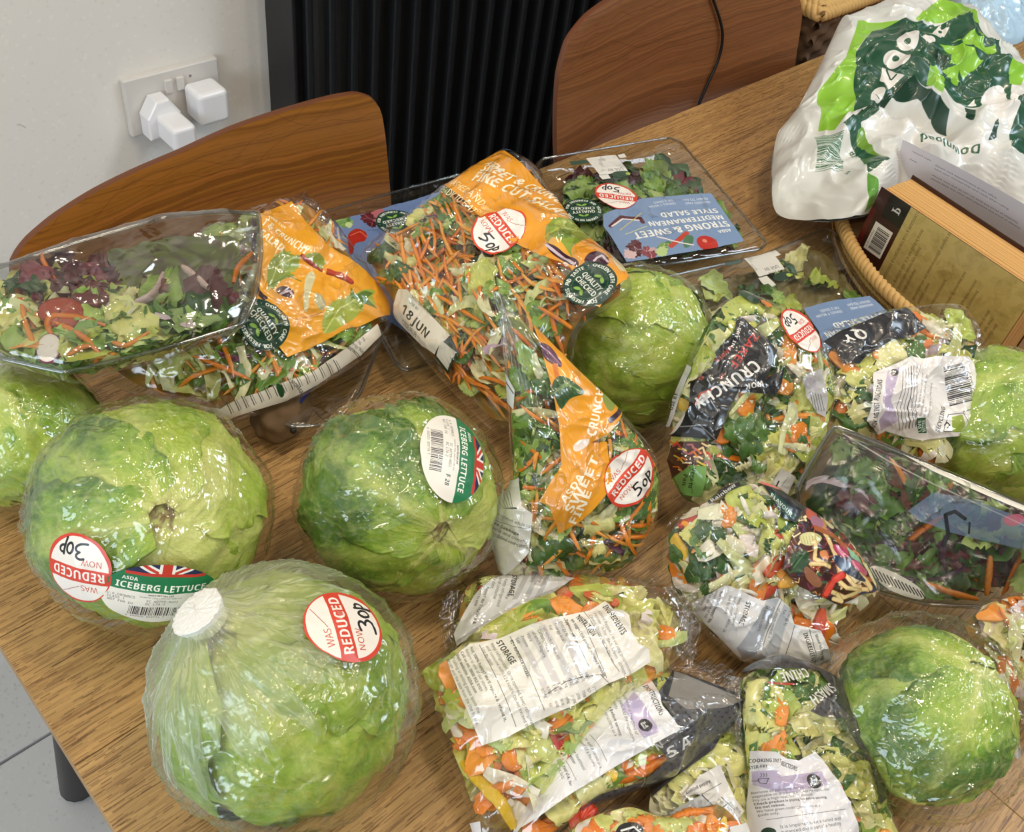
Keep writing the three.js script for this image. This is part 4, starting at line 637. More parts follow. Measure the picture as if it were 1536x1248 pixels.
bag({ key: 'B3', name: 'salad_bag', label: 'yellow salad bag standing on edge in front with a crimped silver seam', group: yellow, seed: 13,
  outline: [[752, 442, 0.185], [790, 476, 0.18], [865, 552, 0.165], [928, 612, 0.14], [985, 685, 0.1], [990, 760, 0.065], [958, 842, 0.035], [880, 868, 0.022], [755, 864, 0.03], [730, 765, 0.06], [764, 722, 0.085], [760, 600, 0.135]], up: 0.034, dn: 0.014, center: [845, 705], res: 1400,
  print: (p) => {
    const panel = [[796, 476], [835, 506], [885, 553], [929, 600], [934, 616], [916, 647], [886, 664], [910, 662], [919, 728], [869, 783], [838, 800], [823, 758], [808, 752], [842, 697], [838, 635], [828, 582], [815, 535], [806, 505]];
    p.poly(panel, '#eb9f2b'); p.clip(panel);
    p.poly([[806, 512], [822, 516], [836, 532], [846, 552], [830, 548], [814, 536]], '#55304c', true); p.line([[808, 516], [826, 530], [842, 548]], '#9a7390', 2); p.line([[832, 548], [836, 566], [830, 580]], '#d5742a', 7);
    p.poly([[826, 584], [832, 566], [846, 562], [868, 578], [880, 590], [862, 594], [852, 600], [842, 618], [834, 600]], '#34572e', true); frill(p, 852, 584, 17, ['#34572e', '#44703a', '#28481f', '#7c9a58'], 27); p.line([[830, 590], [850, 574], [872, 588]], '#6b8d4a', 2.4);
    p.line([[842, 514], [880, 556], [912, 590]], '#c7b05c', 3); p.line([[846, 524], [888, 572], [918, 612]], '#8a5a24', 2); p.poly([[846, 508], [884, 540], [900, 566], [876, 548], [854, 526]], '#ddd3a2', true); p.poly([[900, 590], [916, 588], [928, 602], [914, 622]], '#8b9a4a', true); p.line([[916, 630], [932, 612]], '#3a2636', 7);
    p.poly([[858, 668], [872, 658], [886, 658], [880, 670], [862, 680]], '#f3e3d8', true); p.c.restore();
    p.text('CRUNCHY', [892, 655], [908, 572], 19, '#fff6e2'); p.text('ASDA', [848, 755], [876, 714], 13, '#fff6e2'); p.text('SWEET', [856, 770], [900, 688], 17, '#fff6e2'); p.text('FINE', [862, 788], [888, 736], 17, '#fff6e2');
    p.poly([[729, 750], [778, 716], [782, 758], [799, 770], [793, 828], [750, 866], [736, 812]], '#dfe0da'); p.lines(['shredded white cabbage', '', '*Red Cabbage', 'Sweet and crunchy', 'shredded red cabbage'], [740, 768], [790, 790], 6.4, 8.5, '#2c2c2a'); for (const [a, b] of [[776, 792], [800, 818]]) p.line([[735, a], [790, b]], '#6a6a66', 0.8); for (let i = 0; i < 5; i++) p.line([[748 + i * 4, 752 - i * 4], [756 + i * 3, 762 - i], [776, 762]], '#4a4a48', 0.7);
    p.poly([[750, 545], [772, 585], [770, 615], [758, 600]], '#d5d8d4'); p.line([[754, 566], [770, 590]], '#333', 1.5);
  } });
bag({ key: 'T5', name: 'salad_tray', label: 'misted clear salad tray tilted at the right with dark leaves', category: 'salad tray', group: trays, film: film({ ior: 1.7, roughness: 0.26, color: 0xe4e6e2 }), seed: 6, crumple: 0.3, pe: 7, pq: 0.5, tight: 0.1, center: [1390, 790],
  outline: [[1252, 640, 0.12], [1400, 700, 0.12], [1560, 768, 0.12], [1640, 800, 0.12], [1640, 880, 0.06], [1475, 910, 0.045], [1390, 906, 0.045], [1320, 888, 0.045], [1265, 838, 0.05], [1200, 780, 0.06], [1196, 730, 0.08]], up: 0.012, dn: 0.03,
  print: (p) => {
    p.poly([[1362, 766], [1400, 738], [1470, 752], [1560, 790], [1560, 830], [1480, 812], [1430, 800], [1376, 780]], 'rgba(120,138,166,.5)'); p.line([[1447, 778], [1432, 767], [1418, 772], [1422, 800], [1416, 818]], '#1f2026', 6); p.line([[1454, 784], [1453, 800]], '#2a2b30', 3); p.poly([[1500, 776], [1530, 768], [1540, 782], [1512, 792]], 'rgba(190,96,116,.7)', true); p.line([[1352, 676], [1400, 703], [1450, 726], [1510, 752], [1560, 772]], '#e2dccd', 7); p.line([[1264, 650], [1330, 690], [1400, 726], [1480, 762], [1540, 790]], 'rgba(200,196,188,.4)', 2);
    p.poly([[1298, 846], [1330, 852], [1378, 878], [1390, 898], [1372, 900], [1322, 880]], '#b6b2a6', true); for (let i = 0; i < 15; i++) p.line([[1302 + i * 5.6, 850 + i * 2.6], [1312 + i * 5.4, 868 + i * 2.1]], '#2e2c28', 1.8);
  } });
bag({ key: 'B5', name: 'stir_fry_bag', label: 'clear stir-fry bag with a wavy white barcode panel and black end', group: black, seed: 15,
  outline: [[1196, 575, 0.1], [1236, 502, 0.13], [1300, 472, 0.14], [1360, 460, 0.145], [1440, 457, 0.145], [1474, 500, 0.13], [1480, 565, 0.11], [1476, 640, 0.085], [1436, 690, 0.07], [1395, 704, 0.065], [1310, 668, 0.07], [1240, 655, 0.075], [1205, 625, 0.085]], up: 0.03, dn: 0.016, center: [1350, 580], res: 1500,
  print: (p) => {
    const panel = [[1234, 513], [1258, 498], [1318, 473], [1358, 461], [1370, 471], [1389, 492], [1362, 507], [1339, 509], [1299, 534], [1289, 546], [1262, 545], [1253, 525]];
    p.poly(panel, '#1b1c21'); p.clip(panel); waves(p, [[1250, 470], [1390, 545]], '#33343b', 7); p.c.restore();
    p.text('Q', [1292, 492], [1276, 500], 20, '#f2efe8'); p.text('Y', [1276, 500], [1262, 505], 17, '#f2efe8');
    p.poly([[1347, 544], [1366, 534], [1385, 538], [1399, 535], [1453, 535], [1460, 544], [1464, 559], [1478, 578], [1474, 644], [1457, 653], [1412, 657], [1382, 661], [1362, 657], [1328, 647], [1316, 653], [1299, 632], [1307, 609], [1310, 559]], '#ece6e2');
    p.poly([[1332, 556], [1349, 551], [1335, 600], [1346, 632], [1320, 647], [1317, 632], [1328, 613], [1322, 601]], '#c3b3cd'); p.disc(1341, 559, 5.5, '#2b2b30'); p.text('3', [1339, 562], [1344, 557], 7, '#fff');
    p.text('COOKING INST', [1309, 648], [1318, 604], 9, '#201f1f'); p.text('RUCTIONS', [1317, 602], [1324, 570], 9, '#201f1f');
    const R = rng(6); for (let i = 0; i < 6; i++) p.line([[1348 + i * 5, 646 - i], [1344 + i * 5.4, 612], [1354 + i * 4, 556 - i * 2]], i === 3 ? '#2a2a2a' : '#6a6668', i === 3 ? 1.5 : 1); p.line([[1372, 640], [1366, 600], [1380, 548]], '#8a8688', 0.7);
    p.lines(['It is important to eat a varied and', 'balanced diet as part of a healthy', 'lifestyle.', 'For help with healthy eating'], [1374, 624], [1385, 560], 4.6, 6.4, '#3a3838'); p.poly([[1373, 628], [1387, 627], [1389, 650], [1377, 650]], '#1f5a3a'); p.text('LIVE', [1381, 648], [1380, 630], 6, '#e8f0e4'); p.text('BETTER', [1387, 648], [1386, 630], 6, '#e8f0e4');
    p.text('RECYCLING', [1408, 650], [1418, 612], 10, '#1f1f1f'); p.line([[1414, 648], [1422, 622], [1444, 620], [1453, 640], [1452, 648], [1414, 648]], '#4a4a4a', 1); p.poly([[1427, 626], [1442, 622], [1446, 640], [1440, 648], [1427, 648]], '#9db23c'); p.line([[1416, 638], [1420, 634], [1424, 638], [1420, 642]], '#222', 1.6);
    p.c.save(); p.bars([1424, 610], [1414, 552], 38, '#232325', 4); p.c.restore(); p.text('50520493', [1466, 612], [1448, 548], 8, '#2a2a2a', ''); p.line([[1444, 618], [1474, 608]], '#7a7676', 1.6);
  } });
bag({ key: 'B4', name: 'stir_fry_bag', label: 'clear stir-fry bag with a crumpled black and red printed panel standing upright', group: black, seed: 14,
  outline: [[1108, 434, 0.17], [1190, 470, 0.16], [1236, 512, 0.145], [1252, 590, 0.11], [1228, 690, 0.07], [1190, 762, 0.04], [1110, 770, 0.03], [1022, 764, 0.03], [994, 705, 0.05], [1000, 620, 0.09], [1030, 545, 0.12], [1062, 470, 0.155]], up: 0.035, dn: 0.014, center: [1120, 610], res: 1400,
  print: (p) => {
    const panel = [[1109, 474], [1116, 478], [1140, 500], [1166, 525], [1148, 568], [1172, 556], [1176, 547], [1172, 575], [1162, 594], [1140, 590], [1108, 587], [1094, 610], [1074, 660], [1036, 656], [1002, 653], [1032, 612], [1035, 574], [1066, 550], [1080, 518], [1102, 498], [1104, 478]];
    p.poly(panel, '#17171a'); p.clip(panel); waves(p, [[1120, 500], [1176, 600]], '#2e2e33', 7); waves(p, [[1006, 600], [1080, 665]], '#232327', 8);
    p.poly([[1042, 604], [1052, 588], [1070, 584], [1060, 600], [1046, 610]], '#c8c2bc', true); p.line([[1042, 606], [1050, 590], [1070, 583]], '#c0402c', 2.5); p.poly([[1000, 652], [1014, 622], [1030, 612], [1024, 634], [1008, 652]], '#c9c6c0', true); p.line([[1000, 654], [1012, 624], [1032, 611]], '#b83a28', 2.5); p.line([[1020, 640], [1050, 638], [1074, 660]], '#8b8b8d', 1.6);
    p.c.restore();
    p.text('R-FRY IN', [1111, 481], [1096, 521], 7, '#d9d4cc'); p.text('UNDER', [1094, 518], [1070, 540], 8, '#c04a36'); p.text('ZAKEF', [1130, 498], [1092, 548], 15, '#c23a34'); p.text('CRUNCHY', [1130, 538], [1036, 600], 24, '#eeeae4'); p.text('WOK', [1144, 570], [1116, 576], 11, '#eeeae4'); p.text('15', [1084, 558], [1078, 568], 6, '#c04a36'); p.text('5', [1052, 562], [1046, 570], 7, '#c04a36');
    p.poly([[1020, 662], [1064, 662], [1054, 690], [1028, 702], [1008, 716], [1000, 690], [1006, 668]], '#4a2a1e'); for (let i = 0; i < 22; i++) { const x = 1004 + (i * 37 % 52), y = 662 + (i * 23 % 48); p.line([[x, y], [x + 7, y + 4 - (i % 3) * 4], [x + 12, y + (i % 4) * 3]], ['#d8762c', '#e6cf9a', '#c93f3a', '#e3c24e', '#b56a78'][i % 5], 3); }
    p.poly([[1010, 716], [1034, 697], [1060, 700], [1052, 746], [1024, 742]], '#79a856'); p.line([[1034, 700], [1038, 740]], '#4f7a38', 1.2); p.text('Vege to', [1037, 701], [1031, 732], 8, '#1c2a18'); p.text('Pan', [1024, 710], [1022, 728], 8, '#1c2a18');
    p.poly([[1029, 546], [1037, 551], [1020, 592], [1004, 640], [998, 640], [1008, 596]], '#cfd2d4'); p.text('28', [1013, 586], [1021, 566], 9, '#222'); p.text('USE BY', [1008, 616], [1016, 590], 6, '#333');
    p.poly([[1206, 562], [1232, 552], [1242, 600], [1238, 626], [1226, 620], [1208, 594]], 'rgba(206,202,206,.85)'); p.poly([[1200, 566], [1222, 566], [1226, 580], [1208, 586]], 'rgba(170,160,176,.7)', true); for (let i = 0; i < 5; i++) p.line([[1214 + i * 4, 588 + i], [1220 + i * 4, 616]], '#6b686a', 1);
    p.poly([[1146, 742], [1172, 702], [1194, 716], [1176, 748]], '#d6d6d4'); p.line([[1160, 734], [1168, 722]], '#2a2a2a', 2.4); p.line([[1172, 730], [1182, 716]], '#8a8a88', 0.8); p.poly([[1102, 432], [1130, 444], [1142, 458], [1118, 450]], '#2e4a34', true); p.poly([[1136, 446], [1162, 458], [1150, 462]], '#e0874a', true);
  } });
bag({ key: 'B12', name: 'stir_fry_bag', label: 'clear vegetable bag cut by the right edge beside the loose-film lettuce', group: black, seed: 22,
  outline: [[1436, 936, 0.06], [1470, 905, 0.07], [1540, 885, 0.07], [1640, 890, 0.06], [1660, 1060, 0.03], [1560, 1090, 0.025], [1500, 1050, 0.03], [1462, 980, 0.05]], up: 0.025, dn: 0.014 });
bag({ key: 'B6', name: 'stir_fry_bag', label: 'clear vegetable bag with a colourful noodle photo on its right flap', group: black, seed: 16,
  outline: [[1105, 722, 0.115], [1142, 716, 0.11], [1178, 740, 0.105], [1235, 778, 0.095], [1288, 822, 0.08], [1318, 890, 0.055], [1275, 935, 0.045], [1245, 1000, 0.03], [1165, 1004, 0.025], [1098, 985, 0.025], [1036, 930, 0.035], [1000, 882, 0.05], [987, 822, 0.07], [1002, 786, 0.085], [1050, 745, 0.105]], up: 0.036, dn: 0.03, center: [1140, 850], res: 1500,
  print: (p) => {
    const photo = [[1204, 758], [1226, 762], [1251, 780], [1276, 815], [1293, 844], [1317, 888], [1293, 891], [1258, 908], [1236, 897], [1199, 880], [1172, 853], [1184, 812], [1199, 782]];
    p.poly(photo, '#43211c'); p.clip(photo); const R = rng(12);
    for (let i = 0; i < 60; i++) p.disc(1172 + R() * 140, 760 + R() * 145, 2 + R() * 5, ['#5c2a22', '#33181a', '#6b3a28', '#28141a'][(R() * 4) | 0]);
    for (let i = 0; i < 120; i++) { const x = 1178 + R() * 136, y = 764 + R() * 138, a = R() * 6.28, l = 4 + R() * 9; p.line([[x, y], [x + Math.cos(a) * l, y + Math.sin(a) * l], [x + Math.cos(a + 0.8) * l * 1.5, y + Math.sin(a + 0.8) * l * 1.5]], ['#d9b878', '#b0643c', '#8a3030', '#3c5a38', '#c88a50', '#702848', '#e6d6a8', '#2c3a56'][(R() * 8) | 0], 1.2 + R() * 2); }
    p.poly([[1206, 760], [1226, 766], [1222, 784], [1208, 776]], '#c9604e', true); p.poly([[1212, 772], [1232, 776], [1236, 792], [1220, 792]], '#a7748a', true); p.poly([[1228, 766], [1250, 782], [1252, 796], [1240, 788]], '#d8d3a0', true);
    p.poly([[1196, 804], [1214, 796], [1234, 804], [1228, 816], [1206, 820]], '#cfcb92', true); for (let i = 0; i < 7; i++) p.line([[1200 + i * 4.5, 804], [1204 + i * 4, 816]], '#a3a060', 1);
    p.poly([[1186, 832], [1204, 822], [1216, 832], [1208, 856], [1190, 862], [1184, 846]], '#2c4a30', true); p.line([[1190, 852], [1206, 832]], '#5a7a52', 1.6); p.poly([[1206, 846], [1222, 858], [1236, 876], [1224, 884], [1206, 866]], '#8a5a40', true);
    for (const [a, b, cc] of [[[1222, 812], [1222, 838], [1244, 850]], [[1238, 802], [1252, 830], [1262, 860]], [[1216, 846], [1236, 846], [1244, 850]], [[1252, 866], [1270, 882], [1300, 884]], [[1262, 856], [1280, 878], [1290, 880]], [[1248, 888], [1266, 896], [1290, 886]], [[1288, 862], [1300, 872], [1306, 882]], [[1250, 898], [1262, 902], [1256, 892]]]) { p.line([a, b, cc], '#b98f52', 6); p.line([a, b, cc], '#e8cf94', 4.4); }
    p.line([[1238, 892], [1250, 870], [1264, 862]], '#a82820', 10); p.line([[1239, 890], [1250, 871], [1263, 863]], '#d8483a', 7); p.poly([[1228, 826], [1240, 824], [1244, 840], [1232, 838]], '#dc8a58', true); p.line([[1224, 792], [1248, 802], [1270, 822]], '#a86038', 6);
    p.poly([[1246, 832], [1262, 834], [1290, 862], [1302, 874], [1284, 870], [1256, 852]], '#27354f', true); p.poly([[1246, 814], [1270, 820], [1274, 838], [1254, 832]], '#b33a5c', true); p.poly([[1272, 836], [1292, 846], [1304, 866], [1284, 856]], '#d0587a', true); p.poly([[1270, 820], [1280, 828], [1294, 848], [1276, 836]], '#8cbf9a'); p.c.restore();
    p.poly([[1144, 726], [1180, 738], [1206, 754], [1206, 762], [1194, 784], [1172, 776], [1158, 748]], '#20242a'); p.line([[1142, 724], [1176, 736], [1206, 755]], '#d56a5c', 3); p.poly([[1150, 738], [1160, 736], [1192, 768], [1194, 784], [1170, 766]], '#1e4a40', true); p.text('FLAVOUR', [1154, 744], [1186, 776], 9, '#d8e6dc');
    const lab = [[1085, 878], [1095, 879], [1127, 894], [1144, 901], [1167, 896], [1184, 911], [1191, 936], [1231, 946], [1246, 990], [1219, 1001], [1179, 988], [1127, 988], [1113, 995], [1082, 960], [1057, 936], [1035, 904]];
    p.poly(lab, '#dcd9d6'); p.clip(lab); p.poly([[1150, 900], [1170, 896], [1134, 980], [1112, 990], [1104, 972]], '#a9abb0'); p.poly([[1176, 906], [1186, 914], [1168, 980], [1144, 986]], '#b5b7bb'); p.c.restore();
    p.text('STORAGE', [1119, 902], [1107, 936], 10, '#222'); p.lines(['Keep refrigerated', 'and consume within 24', 'Use By date.'], [1108, 896], [1094, 942], 5.6, 7, '#3a3838'); p.lines(['*Not 100% happy? We', 'return to one of our', 'Call us on: 0800', 'Visit website'], [1080, 886], [1062, 930], 5.4, 6.5, '#3a3838'); p.lines(['Energy kJ', 'Fat', 'of which saturates', 'Carbohydrate', 'of which sugars'], [1184, 916], [1168, 960], 5.6, 9, '#333'); for (const [a, b] of [[[1172, 900], [1144, 968]], [[1192, 938], [1176, 988]], [[1214, 944], [1222, 996]]]) p.line([a, b], '#4a4a4a', 0.9);
    p.text('INGREDIENTS', [1204, 950], [1214, 998], 9, '#222'); p.text('Mixed stir-fry veg', [1222, 952], [1232, 990], 6, '#333'); p.poly([[1060, 752], [1078, 735], [1108, 722], [1110, 728], [1082, 742], [1064, 756]], '#2c2e30'); p.text('Rainbow', [1066, 753], [1104, 728], 6, '#ddd');
  } });
bag({ key: 'B13', name: 'stir_fry_bag', label: 'vegetable bag underneath with only its white storage panel showing', group: black, seed: 23,
  outline: [[685, 878, 0.03], [740, 860, 0.03], [870, 860, 0.03], [1030, 878, 0.025], [1034, 960, 0.02], [900, 985, 0.02], [690, 1000, 0.02], [672, 950, 0.025]], up: 0.014, dn: 0.018,
  print: (p) => {
    const lab = [[770, 859], [813, 858], [862, 868], [817, 896], [768, 920], [734, 940], [685, 970], [680, 952], [694, 923], [712, 892], [739, 867]];
    p.poly(lab, '#dbdad8'); p.clip(lab); for (const x of [790, 806, 822]) p.poly([[x, 856], [x + 8, 856], [x - 14, 900], [x - 22, 900]], '#bdbcbc'); p.c.restore(); p.text('STORAGE', [768, 862], [762, 894], 8, '#262524'); p.lines(['Keep refrigerated', 'and consume', 'By date.'], [758, 868], [748, 900], 6, 7.5, '#3c3a37'); p.lines(["*happy? We'll replace &", 'Return to one', '*Call us'], [730, 880], [716, 916], 5.6, 7, '#3c3a37'); p.lines(['Fibre', 'Protein', 'Salt', 'RI = Reference intake'], [812, 862], [800, 886], 6, 9, '#3c3a37');
  } });
bag({ key: 'B8', name: 'stir_fry_bag', label: 'vegetable bag with a black wave-pattern end and a cooking panel under the front bag', group: black, seed: 18,
  outline: [[930, 1030, 0.055], [1000, 1005, 0.05], [1060, 1022, 0.05], [1122, 1050, 0.045], [1092, 1095, 0.04], [1020, 1160, 0.03], [930, 1195, 0.03], [880, 1215, 0.028], [790, 1275, 0.025], [770, 1240, 0.03], [850, 1120, 0.045]], up: 0.024, dn: 0.03, center: [930, 1120], res: 1500,
  print: (p) => {
    const dark = [[985, 1040], [1012, 1000], [1062, 1022], [1124, 1048], [1092, 1098], [1020, 1160], [930, 1198], [880, 1218], [868, 1216], [900, 1192], [966, 1172], [1000, 1140], [984, 1112], [1020, 1094]];
    p.poly(dark, '#2e2f36'); p.clip(dark); waves(p, [[870, 1090], [1125, 1225]], '#5c5a5a', 6); p.c.restore(); p.text('A', [1022, 1126], [1036, 1118], 18, '#cfcfce'); p.text('S', [1002, 1138], [1016, 1130], 19, '#c9c8c6'); p.text('N', [986, 1128], [996, 1120], 15, '#a9a8a6');
    p.poly([[1010, 1006], [1060, 1026], [1116, 1050], [1084, 1062], [1030, 1064], [1002, 1044]], '#85817c');
    const lab = [[958, 1012], [973, 1017], [984, 1033], [993, 1058], [1020, 1094], [979, 1117], [935, 1143], [880, 1176], [838, 1203], [780, 1242], [766, 1262], [772, 1230], [800, 1170], [860, 1080], [930, 1030]];
    p.poly(lab, '#e4e3e4'); p.poly([[930, 1060], [950, 1038], [968, 1060], [988, 1098], [964, 1108], [948, 1082]], '#c0b2d0'); p.disc(967, 1088, 10, '#2c2b30'); p.text('3-4', [963, 1083], [969, 1092], 6, '#fff'); p.text('MINS', [960, 1085], [966, 1094], 4, '#fff');
    p.text('COOKING INSTRUCTIONS', [942, 1002], [989, 1074], 11, '#222'); p.lines(['1 teaspoonful 1tsp (5ml) of', 'frying pan. Add the vegetables.', 'completely.', '*Serve hot before serving.', 'following instructions as a'], [924, 1036], [951, 1096], 6, 8.4, '#3a3939'); p.line([[884, 1102], [910, 1142]], '#777', 0.9); p.lines(['to eat a varied and', 'part of a healthy', '', 'to the healthiest', '*live better'], [876, 1108], [894, 1140], 6, 8.2, '#3a3939'); p.line([[846, 1138], [864, 1170]], '#777', 0.9); p.lines(['*IN THE U.K. for', 'LEEDS SAD.'], [838, 1142], [852, 1170], 6, 8.4, '#3a3939');
  } });
bag({ key: 'B10', name: 'stir_fry_bag', label: 'vegetable bag with a small nutrition corner between the two cooking panels', group: black, seed: 20,
  outline: [[970, 1190, 0.02], [1040, 1120, 0.03], [1092, 1080, 0.035], [1122, 1100, 0.03], [1126, 1200, 0.02], [1122, 1290, 0.015], [980, 1290, 0.015]], up: 0.018, dn: 0.02,
  print: (p) => {
    p.poly([[1000, 1222], [1020, 1210], [1056, 1190], [1080, 1216], [1062, 1240], [1010, 1256], [985, 1250]], '#a9aaa6'); for (const x of [1034, 1046]) p.poly([[x, 1202], [x + 6, 1200], [x + 14, 1240], [x + 6, 1242]], '#8f9196'); p.lines(['*Once opened', 'Keep refrigerated'], [1000, 1218], [1008, 1244], 5, 6.5, '#333');
    p.poly([[1079, 1147], [1105, 1201], [1117, 1217], [1105, 1231], [1077, 1214], [1053, 1193], [1041, 1192], [1028, 1196], [1024, 1192], [1043, 1172], [1047, 1165]], '#d9d7d2'); p.text('Added peppers', [1064, 1170], [1027, 1189], 6.5, '#222'); p.line([[1082, 1175], [1052, 1192]], '#777', 1); p.line([[1053, 1193], [1078, 1216], [1091, 1206]], '#222', 1.4); p.line([[1082, 1196], [1102, 1215]], '#222', 1.2); p.lines(['100g', 'Per'], [1072, 1206], [1080, 1213], 6, -8, '#222'); p.lines(['RI*', 'Per 80g'], [1090, 1212], [1098, 1219], 6, -9, '#222'); p.poly([[978, 1150], [1040, 1118], [1094, 1078], [1070, 1124], [1010, 1168], [976, 1196]], '#2b2a2b'); p.clip([[978, 1150], [1040, 1118], [1094, 1078], [1070, 1124], [1010, 1168], [976, 1196]]); waves(p, [[970, 1070], [1100, 1200]], '#575452', 6); p.c.restore();
  } });
bag({ key: 'B9', name: 'stir_fry_bag', label: 'stir-fry bag at the bottom with its cooking instructions facing up and a black edge', group: black, seed: 19,
  outline: [[1108, 1012, 0.06], [1140, 990, 0.06], [1190, 982, 0.06], [1250, 1012, 0.055], [1294, 1066, 0.05], [1318, 1160, 0.03], [1344, 1250, 0.02], [1340, 1330, 0.015], [1125, 1330, 0.015], [1112, 1200, 0.025], [1106, 1080, 0.045]], up: 0.032, dn: 0.03, center: [1210, 1160], res: 1500,
  print: (p) => {
    const dark = [[1128, 985], [1170, 979], [1195, 988], [1221, 998], [1255, 1016], [1290, 1045], [1310, 1110], [1336, 1184], [1320, 1207], [1316, 1182], [1304, 1145], [1272, 1096], [1265, 1078], [1232, 1075], [1215, 1067], [1239, 1045], [1245, 1027], [1228, 1006], [1191, 1002], [1138, 1004], [1115, 1008], [1087, 1020], [1094, 1006]];
    p.poly(dark, '#262628'); p.clip(dark); waves(p, [[1085, 975], [1340, 1210]], '#4e4c4c', 6.5); p.c.restore(); p.text('CHINE', [1208, 1002], [1168, 1010], 17, '#d2d0cc'); p.text('SMASH', [1244, 1024], [1212, 1046], 16, '#d2d0cc'); p.line([[1150, 1024], [1190, 1026]], '#b03a34', 3);
    const lab = [[1124, 1127], [1163, 1128], [1179, 1138], [1198, 1141], [1223, 1127], [1239, 1147], [1276, 1205], [1288, 1248], [1296, 1310], [1120, 1310], [1121, 1190]];
    p.poly(lab, '#dddadc'); p.poly([[1126, 1158], [1165, 1156], [1172, 1165], [1232, 1157], [1241, 1177], [1179, 1191], [1170, 1190], [1128, 1178]], '#b9abc6'); p.disc(1220, 1172, 11, '#2a2a2e'); p.text('3-4', [1214, 1172], [1226, 1171], 7, '#fff'); p.text('MINS', [1214, 1178], [1226, 1177], 4.5, '#fff');
    p.line([[1127, 1172], [1136, 1172]], '#2a2a2e', 1.6); p.line([[1136, 1169], [1138, 1175], [1148, 1176], [1152, 1168], [1136, 1169]], '#2a2a2e', 1.2); for (const x of [1140, 1144, 1148]) p.line([[x, 1166], [x + 1.5, 1163], [x, 1160]], '#2a2a2e', 0.8);
    p.text('COOKING INST', [1121, 1145], [1172, 1144], 9.5, '#1f1f1f'); p.text('RUCTIONS', [1170, 1148], [1195, 1157], 9.5, '#1f1f1f'); p.text('STIR-FRY', [1121, 1155], [1150, 1152], 8, '#1f1f1f');
    p.lines(['Remove all packaging. Preheat 1 tsp (5ml) of', 'vegetable oil in a frying pan. Add the vegetables.', 'Fry on a high heat. Stir continuously.', '*Check product is piping hot before serving.', '*Do not reheat.', 'We have given cooking instructions as a', 'guide only.'], [1126, 1192], [1226, 1181], 6, 6.9, '#333133'); p.line([[1150, 1230], [1268, 1214]], '#6a686a', 1);
    p.lines(['It is important to eat a varied and', 'balanced diet as part of a healthy', 'lifestyle.'], [1170, 1243], [1262, 1229], 7, 8.4, '#333133'); p.poly([[1140, 1246], [1152, 1240], [1166, 1246], [1162, 1260], [1142, 1260]], '#1f3a2a', true);
  } });
bag({ key: 'B7', name: 'stir_fry_bag', label: 'vegetable bag nearest the viewer with a large white nutrition panel', group: black, seed: 17,
  outline: [[640, 995, 0.05], [690, 958, 0.055], [760, 912, 0.065], [860, 874, 0.075], [940, 866, 0.08], [1005, 882, 0.075], [1040, 930, 0.07], [1032, 985, 0.06], [985, 1022, 0.055], [930, 1056, 0.05], [880, 1116, 0.04], [830, 1196, 0.03], [790, 1262, 0.022], [718, 1268, 0.02], [690, 1182, 0.025], [650, 1088, 0.035], [620, 1014, 0.045]], up: 0.036, dn: 0.03, center: [805, 1060], res: 1800,
  print: (p) => {
    const lab = [[671, 993], [705, 966], [750, 957], [786, 941], [822, 929], [851, 923], [884, 916], [907, 902], [920, 914], [934, 916], [944, 923], [947, 948], [958, 966], [974, 975], [976, 993], [945, 1013], [911, 1026], [862, 1058], [806, 1082], [763, 1105], [723, 1119], [694, 1053]];
    p.poly(lab, '#f0ebe1'); p.clip(lab);
    for (const [x, y] of [[827, 933], [808, 941], [790, 949], [773, 957]]) p.poly([[x, y], [x + 9, y - 4], [x + 56, y + 84], [x + 47, y + 92]], '#d5d0cc');
    for (const [a, b] of [[[765, 955], [816, 1066]], [[719, 968], [774, 1090]], [[868, 922], [910, 1018]], [[846, 928], [884, 1002]], [[876, 918], [928, 1008]]]) p.line([a, b], '#5a5856', 0.9); p.line([[822, 1040], [850, 1022], [900, 1012], [912, 1024]], '#4a4846', 1); p.c.restore();
    p.text('INGREDIENTS', [903, 911], [932, 954], 12, '#262524'); p.lines(['Mixed Peppers in varying proportions (Red Bell', 'Pepper, Yellow Bell), Green Cabbage, Bell', 'Carrot, Onion, White Onions.'], [896, 918], [928, 980], 5.6, 7.2, '#6a6764');
    p.text('NUTRITION', [863, 927], [889, 956], 12, '#262524'); p.text('we suggest this product provides 2 servings', [856, 930], [905, 1016], 6.2, '#333230');
    ['*Typical values', 'Energy kJ', 'Energy kcal', 'Fat', 'of which saturates', 'Carbohydrate', 'of which sugars', 'Fibre', 'Protein', 'Salt', '*RI = Reference intake.'].forEach((t, i) => { const x = 847 - i * 8.2, y = 930 + i * 3.1; p.lines([t], [x, y], [x + 10, y + 20], 6, 6, '#34322f'); if (i > 0 && i < 10) { p.lines([['', '108', '26', '0.5g', '0.2g', '4.1g', '3.8g', '1.6g', '1.1g', '0.04g'][i], '', ''], [x + 38, y + 76], [x + 48, y + 96], 6, 6, '#34322f'); p.lines([['', '215', '52', '70g', '20g', '260g', '90g', '90g', '50g', '6g'][i]], [x + 50, y + 98], [x + 60, y + 118], 6, 6, '#34322f'); } });
    p.text('STORAGE', [744, 963], [767, 998], 12.5, '#262524'); p.lines(['Keep refrigerated. Once opened, keep refrigerated', 'and consume within 24 hours. Do not exceed the', 'Use By date.'], [736, 966], [790, 1070], 6, 7.6, '#5a5752'); p.lines(["*Not 100% happy? We'll replace & refund it.", 'Return to one of our stores.', '*Call us on: 0800 952 0101', '*Visit website: ASDA.com', 'If calling or writing please quote the', 'KEU8* and the date from the Use By box.'], [704, 972], [748, 1062], 5.8, 7.4, '#5a5752');
    p.poly([[664, 1262], [700, 1236], [720, 1232], [726, 1290], [664, 1290]], '#e6e6ea');
  } });
